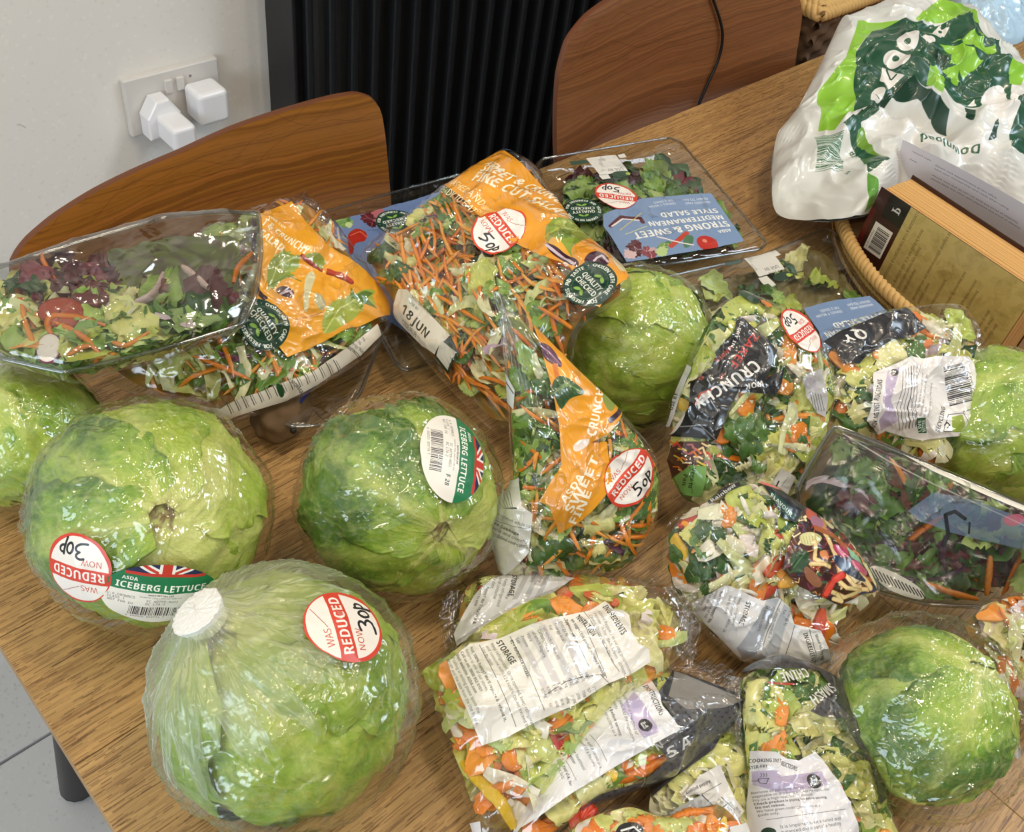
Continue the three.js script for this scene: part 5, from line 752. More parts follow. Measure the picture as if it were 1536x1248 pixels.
bag({ key: 'B11', name: 'stir_fry_bag', label: 'vegetable bag cut by the bottom edge with orange slices on top', group: black, seed: 21,
  outline: [[850, 1245, 0.035], [880, 1222, 0.04], [940, 1205, 0.045], [1000, 1222, 0.045], [1085, 1200, 0.05], [1124, 1245, 0.045], [1130, 1360, 0.02], [850, 1360, 0.02]], up: 0.022, dn: 0.02,
  print: (p) => {
    p.poly([[1094, 1240], [1124, 1232], [1136, 1290], [1096, 1290]], '#dcdad6'); p.poly([[920, 1240], [950, 1230], [970, 1244], [960, 1300], [920, 1300]], '#1c1c1f', true); p.line([[932, 1246], [950, 1240], [962, 1250]], '#e8e6e2', 3);
  } });

// ---------------------------------------------------------------- what is in them
const mixes = 'salad in the clear bags', stirMix = 'vegetables in the stir-fry bags', trayMix = 'salad in the clear trays', GREENBED = ['#6f7c34', '#8d9648', '#b3aa62'], ORANGEBED = ['#b06c20', '#8a8440', '#cc8c38'];
salad(BAGS.B1, 'salad_mix', 'shredded carrot and lettuce in the yellow bag at the left', { carrot: 110, leaf: 50, cabbage: 70, purple: 26, paleLeaf: 46, onion: 14 }, { seed: 1, group: mixes, bed: ORANGEBED });
salad(BAGS.B2, 'salad_mix', 'shredded carrot and leaves in the middle yellow bag under the 50p sticker', { carrot: 300, leaf: 56, cabbage: 70, purple: 26, darkLeaf: 26, paleLeaf: 22 }, { seed: 2, group: mixes, bed: ORANGEBED, along: -1.0 });
salad(BAGS.B3, 'salad_mix', 'leaves and shredded carrot in the yellow bag standing on edge', { carrot: 90, leaf: 60, cabbage: 60, purple: 14, darkLeaf: 40, paleLeaf: 30 }, { seed: 3, group: mixes, bed: GREENBED });
salad(BAGS.B4, 'vegetable_mix', 'sliced cabbage and greens in the bag with the black and red panel', { cabbage: 60, darkLeaf: 44, carrotThick: 14, sprout: 26, paleLeaf: 50, chunk: 16, pepper: 8, onion: 14 }, { seed: 4, group: stirMix, scale: 1.3, bed: GREENBED });
salad(BAGS.B5, 'vegetable_mix', 'cabbage and carrot pieces in the bag with the wavy barcode panel', { cabbage: 40, darkLeaf: 20, chunk: 22, sprout: 12, paleLeaf: 50, onion: 20 }, { seed: 5, spread: 0.8, group: stirMix, scale: 1.25, bed: ['#8a8a44', '#a8a058', '#c8b878'] });
salad(BAGS.B6, 'vegetable_mix', 'cabbage, carrot and pepper in the bag with the noodle photo', { cabbage: 60, chunk: 34, pepper: 26, sprout: 18, paleLeaf: 40, onion: 34, darkLeaf: 18, carrotThick: 10 }, { seed: 6, spread: 0.86, group: stirMix, scale: 1.3, bed: ['#a08a48', '#8a8440', '#c8a868'] });
salad(BAGS.B7, 'vegetable_mix', 'carrot slices and pale cabbage in the bag nearest the viewer', { paleLeaf: 100, chunk: 110, pepper: 30, onion: 46, cabbage: 30, leaf: 14 }, { seed: 7, spread: 0.85, scale: 1.15, group: stirMix, bed: ['#b0a050', '#a87838', '#cfc078'] });
salad(BAGS.B8, 'vegetable_mix', 'carrot and cabbage in the bag under the front bag', { paleLeaf: 50, chunk: 44, pepper: 12, onion: 16, darkLeaf: 12 }, { seed: 8, group: stirMix, bed: ORANGEBED });
salad(BAGS.B9, 'vegetable_mix', 'pale cabbage and dark greens in the bag with cooking instructions facing up', { paleLeaf: 90, darkLeaf: 40, chunk: 24, cabbage: 40, leaf: 20 }, { seed: 9, group: stirMix, bed: GREENBED });
salad(BAGS.B10, 'vegetable_mix', 'pale cabbage in the bag with the small nutrition corner', { paleLeaf: 60, cabbage: 40, onion: 10 }, { seed: 10, group: stirMix, bed: ['#a8a058', '#8a8a44', '#c8b878'] });
salad(BAGS.B11, 'vegetable_mix', 'orange carrot slices in the bag cut by the bottom edge', { chunk: 70, pepper: 16, paleLeaf: 26, onion: 14 }, { seed: 11, group: stirMix, bed: ORANGEBED });
salad(BAGS.B12, 'vegetable_mix', 'sliced carrot and white cabbage in the bag at the right edge', { cabbage: 40, carrotThick: 26, chunk: 22, onion: 30, paleLeaf: 30 }, { seed: 12, group: stirMix, bed: ORANGEBED });
salad(BAGS.B13, 'vegetable_mix', 'carrot and pale leaves in the bag underneath the nutrition panel bag', { chunk: 24, paleLeaf: 40, pepper: 8 }, { seed: 13, group: stirMix, bed: ORANGEBED });
salad(BAGS.T0, 'salad_mix', 'mixed leaves in the big clear tray at the left edge', { leaf: 70, paleLeaf: 44, carrot: 20, onion: 8, darkLeaf: 26, cabbage: 16, redLeaf: 22 }, { seed: 14, spread: 0.84, group: trayMix, bed: ['#5a5c40', '#6f7c34', '#5c4a48'], top: 0.45, scale: 1.25, keep: (u, v, kind, r) => kind === 'redLeaf' ? v > 0.005 && v < 0.03 : v < 0.016 + 0.012 * (r() - 0.5) });
salad(BAGS.T1, 'salad_mix', 'green leaves in the far tray with the blue panel', { darkLeaf: 34, leaf: 40, redLeaf: 10 }, { seed: 15, spread: 0.72, group: trayMix, bed: ['#4a5c34', '#5c6c3c', '#6d6a50'], top: 0.2, scale: 1.6 });
salad(BAGS.T3, 'salad_mix', 'a few leaves in the nearly empty tray beside the wicker tray', { leaf: 16, paleLeaf: 18, darkLeaf: 6 }, { seed: 16, spread: 0.84, group: trayMix, bed: ['#8a7a4a', '#7a6c3e', '#9a8a58'], top: 0.0, bedTop: -0.85 });
salad(BAGS.T5, 'salad_mix', 'dark and red leaves in the misted tray at the right', { darkLeaf: 60, leaf: 36, redLeaf: 44, carrot: 12, purple: 30 }, { seed: 17, spread: 0.84, group: trayMix, bed: ['#4a5030', '#5c4034', '#66703e'], top: 0.3, scale: 1.3 });

// ---------------------------------------------------------------- stickers
L1.sticker('reduced_sticker', [116, 857], [126, 905], 0.044, 0.049, PRICE30, 'white and red reduced price sticker', 'egg');
L1.sticker('flag_label', [240, 894], [247, 862], 0.072, 0.049, flagLabel, 'green and white label with part of a flag', 'oval');
L2.sticker('flag_label', [683, 681], [719, 699], 0.068, 0.052, flagLabel, 'green and white label with part of a flag', 'oval');
L3.sticker('reduced_sticker', [517, 937], [462, 945], 0.0475, 0.0505, PRICE30, 'white and red reduced price sticker', 'egg');
L3.sticker('flag_label', [408, 1270], [462, 1284], 0.06, 0.05, flagLabel, 'edge of a green and white label', 'oval');
BAGS.B2.sticker('reduced_sticker', [751, 346], [782, 325], 0.045, 0.052, PRICE50, 'white and red reduced price sticker', 'egg');
BAGS.B3.sticker('reduced_sticker', [944, 715], [925, 695], 0.046, 0.046, PRICE50, 'white and red reduced price sticker', 'egg');
BAGS.B4.sticker('reduced_sticker', [1203, 496], [1222, 520], 0.04, 0.044, PRICE50, 'white and red reduced price sticker', 'egg');
BAGS.T1.sticker('reduced_sticker', [924, 295], [928, 322], 0.05, 0.05, PRICE50, 'white and red reduced price sticker', 'egg');
// the white gathered knot of film on the front lettuce
{
  const { o, C, R, wrap, kn, k1, k2, base } = L3, top = C.clone().addScaledVector(kn, wrap(kn) - 0.002), pos = [], na = 90, nr = 16;
  for (let j = 0; j <= nr; j++) for (let i = 0; i < na; i++) {
    const q = i / na * 2 * Math.PI, t = j / nr, r = 0.0165 * Math.sin(Math.min(1, t * 1.25) * Math.PI / 2) * (1 + 0.05 * noise2(q * 2, 3)) * (t > 0.8 ? 1 - (t - 0.8) * 1.4 : 1), z = (t < 0.8 ? 0.0085 - 0.002 * t + 0.0004 * noise2(Math.cos(q) * 4, Math.sin(q) * 4 + t * 3) : 0.0069 - (t - 0.8) * 0.06) + 0.00035 * Math.sin(q * 31 + t * 4) * t + 0.00035 * Math.sin(t * 40 + q);
    const p = top.clone().addScaledVector(k1, Math.cos(q) * r).addScaledVector(k2, Math.sin(q) * r).addScaledVector(kn, z).sub(base); pos.push(p.x, p.y, p.z);
  }
  part('film_knot', geometry(pos, gridIndex(na, nr + 1, true).map((_, i, A) => A[i - i % 3 + [0, 2, 1][i % 3]])), phys({ color: 0xf3f3ef, roughness: 0.35, clearcoat: 0.3, side: THREE.DoubleSide }), o, 'white gathered end of the film');
}
// ---------------------------------------------------------------- the gathered film round the knot
{
  const { o, C, R, wrap, kn, k1, k2, base } = L3, pos = [], na = 220, nr = 40;
  for (let j = 0; j <= nr; j++) for (let i = 0; i < na; i++) {
    const q = i / na * 2 * Math.PI, reach = 0.95 + 0.35 * noise2(Math.cos(q) * 3, Math.sin(q) * 3) + 0.2 * noise2(Math.cos(q) * 9, Math.sin(q) * 9), ph = 0.09 + (reach - 0.09) * j / nr;
    const n = kn.clone().multiplyScalar(Math.cos(ph)).addScaledVector(k1, Math.sin(ph) * Math.cos(q)).addScaledVector(k2, Math.sin(ph) * Math.sin(q)), f = smooth(reach, reach * 0.3, ph);
    let r = wrap(n) + 0.0008 + R * f * (0.022 * Math.pow(ridge(Math.cos(q) * 7, Math.sin(q) * 7, ph * 0.4), 4) + 0.012 * Math.pow(ridge(Math.cos(q) * 17, Math.sin(q) * 17, ph * 0.7), 3));
    if (n.y < -0.3) r = Math.min(r, R * 0.918 / -n.y);
    const p = C.clone().addScaledVector(n, r).sub(base); pos.push(p.x, p.y, p.z);
  }
  part('gathered_film', geometry(pos, gridIndex(na, nr + 1, true)), film({ roughness: 0.44, ior: 1.9, color: 0xf8f9f4 }), o, 'pleats of clear film drawn up to the knot');
}
// loose tail of film on the lower right lettuce
{
  const pts = [[1494, 1010, 0.1], [1510, 1016, 0.1], [1522, 1060, 0.08], [1532, 1138, 0.05], [1520, 1132, 0.05], [1504, 1090, 0.065]].map(([x, y, h]) => at(x, y, h)), c = pts.reduce((a, p) => a.add(p), V3()).divideScalar(pts.length), rimP = new THREE.CatmullRomCurve3(pts, true, 'catmullrom', 0.2).getSpacedPoints(60).slice(0, -1), pos = [], nrm = pts[1].clone().sub(pts[0]).cross(pts[3].clone().sub(pts[0])).normalize();
  for (let j = 0; j <= 8; j++) for (const [i, p] of rimP.entries()) { const q = c.clone().lerp(p, j / 8).addScaledVector(nrm, 0.004 * noise2(i * 0.3, j * 0.6)).sub(L5.base); pos.push(q.x, q.y, q.z); }
  part('film_tail', geometry(pos, gridIndex(rimP.length, 9, true)), phys({ color: 0xf0efec, roughness: 0.45, transmission: 0.3, thickness: 0, side: THREE.DoubleSide }), L5.o, 'white folded tail of the film');
}
// crimped seam standing up on the front yellow bag
{
  const B = BAGS.B3, a = [[745, 438, 0.187], [757, 500, 0.165], [766, 580, 0.14], [771, 660, 0.11], [779, 736, 0.08]].map(([x, y, h]) => at(x, y, h)), b = [[754, 440, 0.19], [782, 505, 0.176], [800, 580, 0.15], [808, 660, 0.125], [814, 738, 0.095]].map(([x, y, h]) => at(x, y, h));
  const ca = new THREE.CatmullRomCurve3(a), cb = new THREE.CatmullRomCurve3(b), nu = 61, nv = 90, pos = [], nrm = b[2].clone().sub(a[2]).cross(a[3].clone().sub(a[1])).normalize();
  if (nrm.dot(EYE.clone().sub(a[2])) < 0) nrm.negate();
  for (let j = 0; j < nv; j++) for (let i = 0; i < nu; i++) { const t = j / (nv - 1), s = i / (nu - 1), p = ca.getPoint(t).lerp(cb.getPoint(t), s).addScaledVector(nrm, 0.0011 * Math.sin(s * 44) + 0.003 * noise2(t * 3, s * 1.2) + 0.0008 * noise2(t * 22, s * 5) + 0.004).sub(B.base); pos.push(p.x, p.y, p.z); }
  part('crimped_seam', geometry(pos, gridIndex(nu, nv)), film({ roughness: 0.22, ior: 2.6, color: 0xdfe3e6 }), B.o, 'silvery crimped seam');
}
// flat sealed ends of the clear bags
function sealedEnd(key, a3, b3, waves, ridges, label) {
  const B = BAGS[key], a = new THREE.CatmullRomCurve3(a3.map((p) => at(...p))), b = new THREE.CatmullRomCurve3(b3.map((p) => at(...p))), nu = 34, nv = 60, pos = [], A = a.getPoint(0.5), N = b.getPoint(0.5).sub(A).cross(a.getPoint(1).sub(a.getPoint(0))).normalize();
  for (let j = 0; j < nv; j++) for (let i = 0; i < nu; i++) { const t = j / (nv - 1), q = i / (nu - 1), p = a.getPoint(t).lerp(b.getPoint(t), q).addScaledVector(N, q * waves * noise2(t * 4 + B.k, q * 1.4) + 0.0006 * Math.sin(q * ridges) * q + 0.0012 * Math.pow(ridge(t * 5 + B.k, q * 3, 2), 6)).sub(B.base); pos.push(p.x, p.y, p.z); }
  part('sealed_end', geometry(pos, gridIndex(nu, nv)), film({ roughness: 0.12, ior: 2.1, color: 0xeef0f0 }), B.o, label);
}
sealedEnd('B7', [[996, 880, 0.078], [1018, 930, 0.075], [1016, 985, 0.064]], [[1040, 872, 0.076], [1052, 930, 0.068], [1040, 1004, 0.058]], 0.006, 60, 'clear sealed end of the bag');
sealedEnd('B8', [[1010, 1000, 0.056], [1050, 1018, 0.052], [1106, 1062, 0.046]], [[1064, 990, 0.056], [1100, 1004, 0.052], [1132, 1046, 0.048]], 0.006, 50, 'clear sealed end of the bag');
sealedEnd('B1', [[440, 312, 0.105], [466, 326, 0.1], [492, 345, 0.095]], [[454, 288, 0.112], [476, 306, 0.106], [500, 330, 0.098]], 0.006, 30, 'clear film flap at the end of the bag');
sealedEnd('B9', [[1112, 1016, 0.062], [1112, 1060, 0.055], [1114, 1120, 0.042]], [[1082, 1012, 0.06], [1088, 1056, 0.054], [1096, 1116, 0.042]], 0.005, 50, 'clear sealed end of the bag');
sealedEnd('B5', [[1246, 520, 0.135], [1228, 560, 0.122], [1216, 610, 0.1]], [[1206, 530, 0.135], [1186, 566, 0.122], [1190, 612, 0.1]], 0.007, 40, 'clear sealed end of the bag');
sealedEnd('B13', [[690, 885, 0.034], [684, 930, 0.03], [690, 980, 0.026]], [[668, 888, 0.032], [660, 930, 0.028], [670, 984, 0.022]], 0.004, 40, 'clear sealed end of the bag');
// larger pieces that show singly through the film
const inside = (B, px, py, deep) => { const [u, v] = B.find(px, py), h = B.height(u, v, 1, 0.6) - deep, e = 0.006; const P = B.point(u, v, h), a = B.point(u + e, v, B.height(u + e, v, 1, 0.2)).sub(B.point(u - e, v, B.height(u - e, v, 1, 0.2))), b = B.point(u, v + e, B.height(u, v + e, 1, 0.2)).sub(B.point(u, v - e, B.height(u, v - e, 1, 0.2))); return [P, a.cross(b).normalize()]; };
function strip(B, name, label, category, pxs, r, color, flat = 1, group, deep = r + 0.0015) {
  const pts = pxs.map(([x, y]) => inside(B, x, y, deep)[0]), o = thing(name, label, category, pts[0].clone(), group), c = new THREE.CatmullRomCurve3(pts), n = 40, m = 8, pos = [], fr = c.computeFrenetFrames(n, false);
  for (let j = 0; j <= n; j++) for (let i = 0; i < m; i++) { const t = j / n, p = c.getPoint(t), q = i / m * 6.2832 + 0.4, w = r * (0.35 + 0.65 * Math.sin(Math.PI * clamp(t, 0.02, 0.98)) ** 0.4) * (0.93 + 0.14 * noise2(t * 9, i)); p.addScaledVector(fr.normals[j], Math.cos(q) * w).addScaledVector(fr.binormals[j], Math.sin(q) * w * flat).sub(o.position); pos.push(p.x, p.y, p.z); }
  part(name.split('_').pop() === 'shred' ? 'shred' : 'piece', geometry(pos, gridIndex(m, n + 1, true)), phys({ color, roughness: 0.4, clearcoat: 0.3, clearcoatRoughness: 0.25, side: THREE.DoubleSide }), o);
  return o;
}
const big = 'thick carrot shreds lying on top in the big tray';
strip(BAGS.T0, 'carrot_shred', 'long curled carrot shred bent over the radish slice in the big tray', 'carrot', [[92, 530], [82, 505], [70, 484], [74, 471], [96, 469], [130, 474], [158, 484]], 0.0026, 0xd8791c, 1, big);
strip(BAGS.T0, 'carrot_shred', 'carrot shred running down to the right beside the curled one', 'carrot', [[80, 478], [110, 492], [132, 508], [148, 524]], 0.0026, 0xdc7d20, 1, big);
strip(BAGS.T0, 'carrot_shred', 'upright carrot shred at the left end of the big tray', 'carrot', [[31, 452], [38, 484], [54, 522]], 0.0024, 0xe08826, 1, big);
strip(BAGS.T0, 'carrot_shred', 'short flat carrot shred at the lower right of the big tray', 'carrot', [[164, 508], [190, 513], [222, 494]], 0.0025, 0xe08a30, 0.8, big);
strip(BAGS.T0, 'carrot_shred', 'carrot shred at the lower rim of the big tray beside the radish', 'carrot', [[100, 528], [122, 516], [140, 512]], 0.0025, 0xd87c22, 0.8, big);
strip(BAGS.T0, 'carrot_shred', 'carrot shred near the clear end of the big tray', 'carrot', [[350, 420], [356, 398], [378, 374]], 0.0028, 0xdb7a1e, 0.8, big);
strip(BAGS.T5, 'carrot_shred', 'carrot shred standing upright in the misted tray', 'carrot', [[1483, 896], [1486, 866], [1489, 836]], 0.0034, 0xd98324, 0.8, 'carrot shreds in the misted tray');
strip(BAGS.T5, 'carrot_shred', 'carrot shred along the bottom rim of the misted tray', 'carrot', [[1392, 878], [1430, 892], [1470, 902]], 0.0034, 0xd67c20, 0.8, 'carrot shreds in the misted tray');
strip(BAGS.B8, 'carrot_chunk', 'large orange carrot chunk in the bag with the black wave end', 'carrot', [[926, 1174], [962, 1160], [996, 1144], [1018, 1132]], 0.0065, 0xd8741c, 0.6);
strip(BAGS.B7, 'pepper_strip', 'yellow pepper strip at the lower left of the front bag', 'pepper', [[694, 1140], [722, 1172], [752, 1204], [772, 1240]], 0.005, 0xd9b224, 0.5, 'yellow pepper strips');
strip(BAGS.B7, 'carrot_slice', 'wide carrot slice at the upper edge of the front bag', 'carrot', [[822, 902], [850, 898], [874, 914]], 0.0075, 0xe8912e, 0.35, 'carrot slices in the front bag');
strip(BAGS.B7, 'carrot_slice', 'carrot slice just above the nutrition panel of the front bag', 'carrot', [[784, 932], [806, 926], [818, 934]], 0.006, 0xe6882a, 0.4, 'carrot slices in the front bag');
strip(BAGS.B6, 'carrot_slice', 'rounded carrot slice at the top of the bag with the noodle photo', 'carrot', [[1082, 768], [1094, 762], [1098, 780], [1088, 790]], 0.0055, 0xe08a30, 0.5);
strip(BAGS.B6, 'onion_slice', 'pale onion slice in the middle of the bag with the noodle photo', 'onion', [[1092, 808], [1108, 818], [1124, 830]], 0.008, 0xe9e0bc, 0.35);
strip(BAGS.B11, 'carrot_slice', 'big orange carrot slice in the bag cut by the bottom edge', 'carrot', [[1010, 1236], [1040, 1226], [1076, 1226]], 0.009, 0xdf812a, 0.5);
{ // radish slice, onion petals and tomato in the big tray
  const disc = (B, name, label, category, px, py, a, b, h, color, rimCol, turn = 0) => {
    const [P, N] = inside(B, px, py, category === 'tomato' ? 0.0075 : 0.004), o = thing(name, label, category, P.clone()), U = V3(0.73, 0, 0.67).projectOnPlane(N).normalize().applyAxisAngle(N, turn), W = N.clone().cross(U), M = new THREE.Matrix4().makeBasis(U, N, W.clone().negate());
    const prof = [[0, h], [0.7, h], [0.93, h * 0.7], [1, 0], [0.93, -h * 0.7], [0, -h]].map(([r, y]) => V2(Math.max(r, 0.0001), y));
    part('flesh', new THREE.LatheGeometry(prof, 36).scale(a, 1, b).applyMatrix4(M), phys({ color, roughness: 0.35, clearcoat: 0.3 }), o);
    if (rimCol) part('skin', new THREE.TorusGeometry(1, 0.06, 8, 40).rotateX(Math.PI / 2).scale(a, 0.012, b).applyMatrix4(M), phys({ color: rimCol, roughness: 0.35 }), o);
  };
  disc(BAGS.T0, 'radish_slice', 'white radish slice with a purple rim in the big tray', 'radish', 72, 518, 0.0085, 0.0125, 0.002, 0xe9dfd2, 0x7a2f50, 0.3);
  disc(BAGS.T0, 'cherry_tomato', 'red tomato half showing through the big tray at the left', 'tomato', 92, 462, 0.017, 0.013, 0.004, 0xa8442c, 0x8a3020);
  disc(BAGS.T0, 'cherry_tomato', 'dark red tomato half behind the leaves in the big tray', 'tomato', 132, 436, 0.013, 0.011, 0.004, 0x6a2a2a, 0x54201f);
  strip(BAGS.T0, 'onion_petal', 'pale mauve onion petal curling across the middle of the big tray', 'onion', [[244, 402], [238, 418], [228, 434], [208, 446], [196, 450]], 0.005, 0xcdb4ac, 0.5, 'onion petals in the big tray');
  strip(BAGS.T0, 'onion_petal', 'pink and white onion petal at the right of the big tray', 'onion', [[272, 392], [290, 406], [312, 424]], 0.005, 0xd9b8aa, 0.5, 'onion petals in the big tray');
  strip(BAGS.B11, 'tomato_piece', 'red tomato piece at the left of the bag cut by the bottom edge', 'tomato', [[860, 1240], [880, 1232], [896, 1240]], 0.012, 0xc23a1e, 0.7);
}
// potato behind the empty tray
{
  const P = at(424, 628, 0.012), o = thing('potato', 'small pale potato with a dark eye behind the empty tray', 'potato', V3(P.x, TABLE, P.z)), g = new THREE.SphereGeometry(1, 48, 36), p = g.attributes.position;
  for (let i = 0; i < p.count; i++) { const n = V3(p.getX(i), p.getY(i), p.getZ(i)), r = 1 + 0.08 * noise3(n.x * 1.4, n.y * 1.4, n.z * 1.4) + 0.01 * noise3(n.x * 7, n.y * 7, n.z * 7); p.setXYZ(i, n.x * r * 0.034, n.y * r * 0.019 + 0.0215, n.z * r * 0.024); }
  g.computeVertexNormals(); g.rotateY(0.6); part('skin', g, mat({ color: 0x5e4628, roughness: 0.75 }), o);
  const e = part('eye', new THREE.SphereGeometry(0.003, 12, 8), mat({ color: 0x1a120c, roughness: 0.6 }), o); const q = at(440, 650, 0.03); e.position.set(q.x - P.x, 0.0335, q.z - P.z);
}
// ---------------------------------------------------------------- wicker tray with the book and the letter
const straw = mat({ color: 0xd0a868, roughness: 0.8 }), strawDark = mat({ color: 0x7a5630, roughness: 0.85 });
function rope(curve, r, turns, seg, closed) {       // three strands twisted round a curve
  const out = []; const fr = curve.computeFrenetFrames(seg, closed);
  for (let s = 0; s < 3; s++) { const pts = []; for (let i = 0; i <= seg; i++) { const t = i / seg, a = t * turns * 2 * Math.PI + s * 2.094, p = curve.getPointAt(Math.min(t, 1)); p.addScaledVector(fr.normals[i], Math.cos(a) * r * 0.55).addScaledVector(fr.binormals[i], Math.sin(a) * r * 0.55); pts.push(p); } out.push(new THREE.TubeGeometry(new THREE.CatmullRomCurve3(pts), seg * 2, r * 0.62, 6)); }
  return mergeGeometries(out);
}
{
  const cx = 1.22, cz = -0.2, a = 0.322, b = 0.27, o = thing('wicker_tray', 'oval wicker tray with a braided rim holding the paperback and the letter', 'wicker tray', V3(cx, TABLE, cz));
  const ring = (y, k = 1) => new THREE.CatmullRomCurve3(Array.from({ length: 48 }, (_, i) => V3(Math.cos(i / 48 * 6.2832) * a * k, y, Math.sin(i / 48 * 6.2832) * b * k)), true);
  part('braided_rim', rope(ring(0.042), 0.0068, 84, 640, true), straw, o);
  for (let k = 0; k < 5; k++) part('woven_band', rope(ring(0.006 + k * 0.0075, 0.975 + k * 0.005), 0.0042, 90, 300, true), k % 2 ? straw : strawDark, o);
  part('woven_base', new THREE.CylinderGeometry(1, 1, 0.004, 64).scale(a * 0.97, 1, b * 0.97).translate(0, 0.003, 0), strawDark, o);
  const hp = [V3(0.2, 0.045, -0.21), V3(0.235, 0.085, -0.2), V3(0.275, 0.085, -0.15), V3(0.285, 0.045, -0.12)];
  part('handle', rope(new THREE.CatmullRomCurve3(hp), 0.0085, 16, 120, false), straw, o);
}
{ // the book stands on its spine, fore-edge up
  const o = thing('paperback_book', 'thick paperback with a yellow back cover standing in the wicker tray', 'book', V3(0.973, TABLE + 0.0065, -0.352)), L = 0.2, H = 0.102, T = 0.055;
  o.rotation.y = Math.atan2(-0.022, 0.186);
  const cover = paint(700, 1300, (c, w, h) => {      // seen as a normal cover: width is the book's width, height its height
    const g = ['#cbb570', '#a88f44', '#bca65a']; c.fillStyle = g[0]; c.fillRect(0, 0, w, h); const R = rng(15);
    for (let i = 0; i < 500; i++) { c.fillStyle = R() < 0.5 ? 'rgba(196,178,104,.10)' : 'rgba(120,98,40,.10)'; c.beginPath(); c.ellipse(R() * w, R() * h, 10 + R() * 60, 8 + R() * 40, R() * 3, 0, 7); c.fill(); }
    c.fillStyle = '#3b1d16'; c.fillRect(0, h - 270, w, 270); c.fillStyle = '#5c1a18'; c.fillRect(0, h - 40, 520, 40); c.fillStyle = '#191512'; c.fillRect(w - 200, h - 270, 200, 180); c.fillStyle = '#d9d4cc'; c.font = 'bold 90px serif'; c.fillText('P', w - 120, h - 150);
    c.fillStyle = '#e9e5da'; c.fillRect(190, h - 236, 250, 160); c.fillStyle = '#222'; for (let x = 215; x < 410;) { const q = 3 + ((R() * 3) | 0) * 3; c.fillRect(x, h - 220, q, 110); x += q + 3 + ((R() * 2) | 0) * 3; } c.font = '20px sans-serif'; c.fillText('9 780141 034973', 215, h - 84);
    c.fillStyle = '#4c3413'; c.font = '30px serif'; let y = h - 320;
    for (const t of ['INCLUDES A FOREWORD AND A READING GROUP GUIDE', '', 'A gripping tale. It is the kind of novel', 'which you cannot put down', 'Daily Telegraph', '', 'Never has the era been so vividly brought to life', 'Sunday Times', '', 'A wonderful creation', '', 'Told the stories of love and loss', '', 'as good as she has ever written', 'It is a book to be treasured', 'Do not miss it', '', 'and had them in awe', 'and fury. Her story', 'is beautifully told']) { c.fillText(t, 70, y); y -= 46; }
  });
  // axes: x across the thickness, y up (from spine to fore-edge), z along the book's height
  const sheet = new THREE.PlaneGeometry(L, H).rotateY(-Math.PI / 2).translate(-0.0012, H / 2, L / 2); { const u = sheet.attributes.uv, p = sheet.attributes.position; for (let i = 0; i < u.count; i++) u.setXY(i, p.getY(i) / H, p.getZ(i) / L); }
  const dark = mat({ color: 0x3a2018, roughness: 0.5 });
  part('back_cover', sheet, phys({ map: texture(cover.image), roughness: 0.35, clearcoat: 0.3, side: THREE.DoubleSide }), o, 'yellow back cover with a dark foot and a barcode');
  part('cover_board', mergeGeometries([box(0.001, H, L, -0.0005, H / 2, L / 2), box(0.001, H, L, T + 0.0005, H / 2, L / 2), box(T + 0.002, 0.001, L, T / 2, 0.0005, L / 2)]), dark, o);
  const leaves = []; const R = rng(20); for (let i = 0; i < 46; i++) { const t = T / 46; leaves.push(box(t * 0.86, H - 0.005 - 0.0012 * R() - 0.004 * Math.abs(i / 45 - 0.5), L - 0.002 - R() * 0.0012, (i + 0.5) * t, H / 2 - 0.001, L / 2)); }
  part('page_block', mergeGeometries(leaves), mat({ color: 0xd8a765, roughness: 0.85 }), o, 'tanned page edges').userData.kind = 'stuff';
}
{ // the letter leans behind the book
  const o = thing('printed_letter', 'printed white letter leaning behind the paperback', 'letter', V3(1.06, TABLE + 0.0065, -0.38));
  const tex = paint(900, 640, (c, w, h) => { c.fillStyle = '#e3dde2'; c.fillRect(0, 0, w, h); c.fillStyle = '#4b4750'; c.font = '19px sans-serif'; c.fillText('Tenant copy', 60, 70); c.fillText('Dear', 60, 150); ['Please note appointments at this office', 'have your membership card ready when calling', '', 'Please note that we will not send any proof of eligibility', 'please keep this letter with payment and proof of identity'].forEach((t, i) => c.fillText(t, 190, 90 + i * 34)); });
  const nu = 30, nv = 20, pos = [], uv = [];
  const tl = at(1354, 209, 0.115), bl = at(1316, 292, 0.03), tr = at(1620, 352, 0.115), br = bl.clone().add(tr).sub(tl);
  for (let j = 0; j < nv; j++) for (let i = 0; i < nu; i++) { const s = i / (nu - 1), t = j / (nv - 1), p = bl.clone().lerp(br, s).lerp(tl.clone().lerp(tr, s), t).add(V3(0.004 * Math.sin(s * 4), 0, 0.004 * Math.sin(t * 3 + s * 2))).sub(o.position); pos.push(p.x, p.y, p.z); uv.push(s, t); }
  part('sheet', geometry(pos, gridIndex(nu, nv), uv), mat({ map: tex, roughness: 0.7, side: THREE.DoubleSide }), o);
}
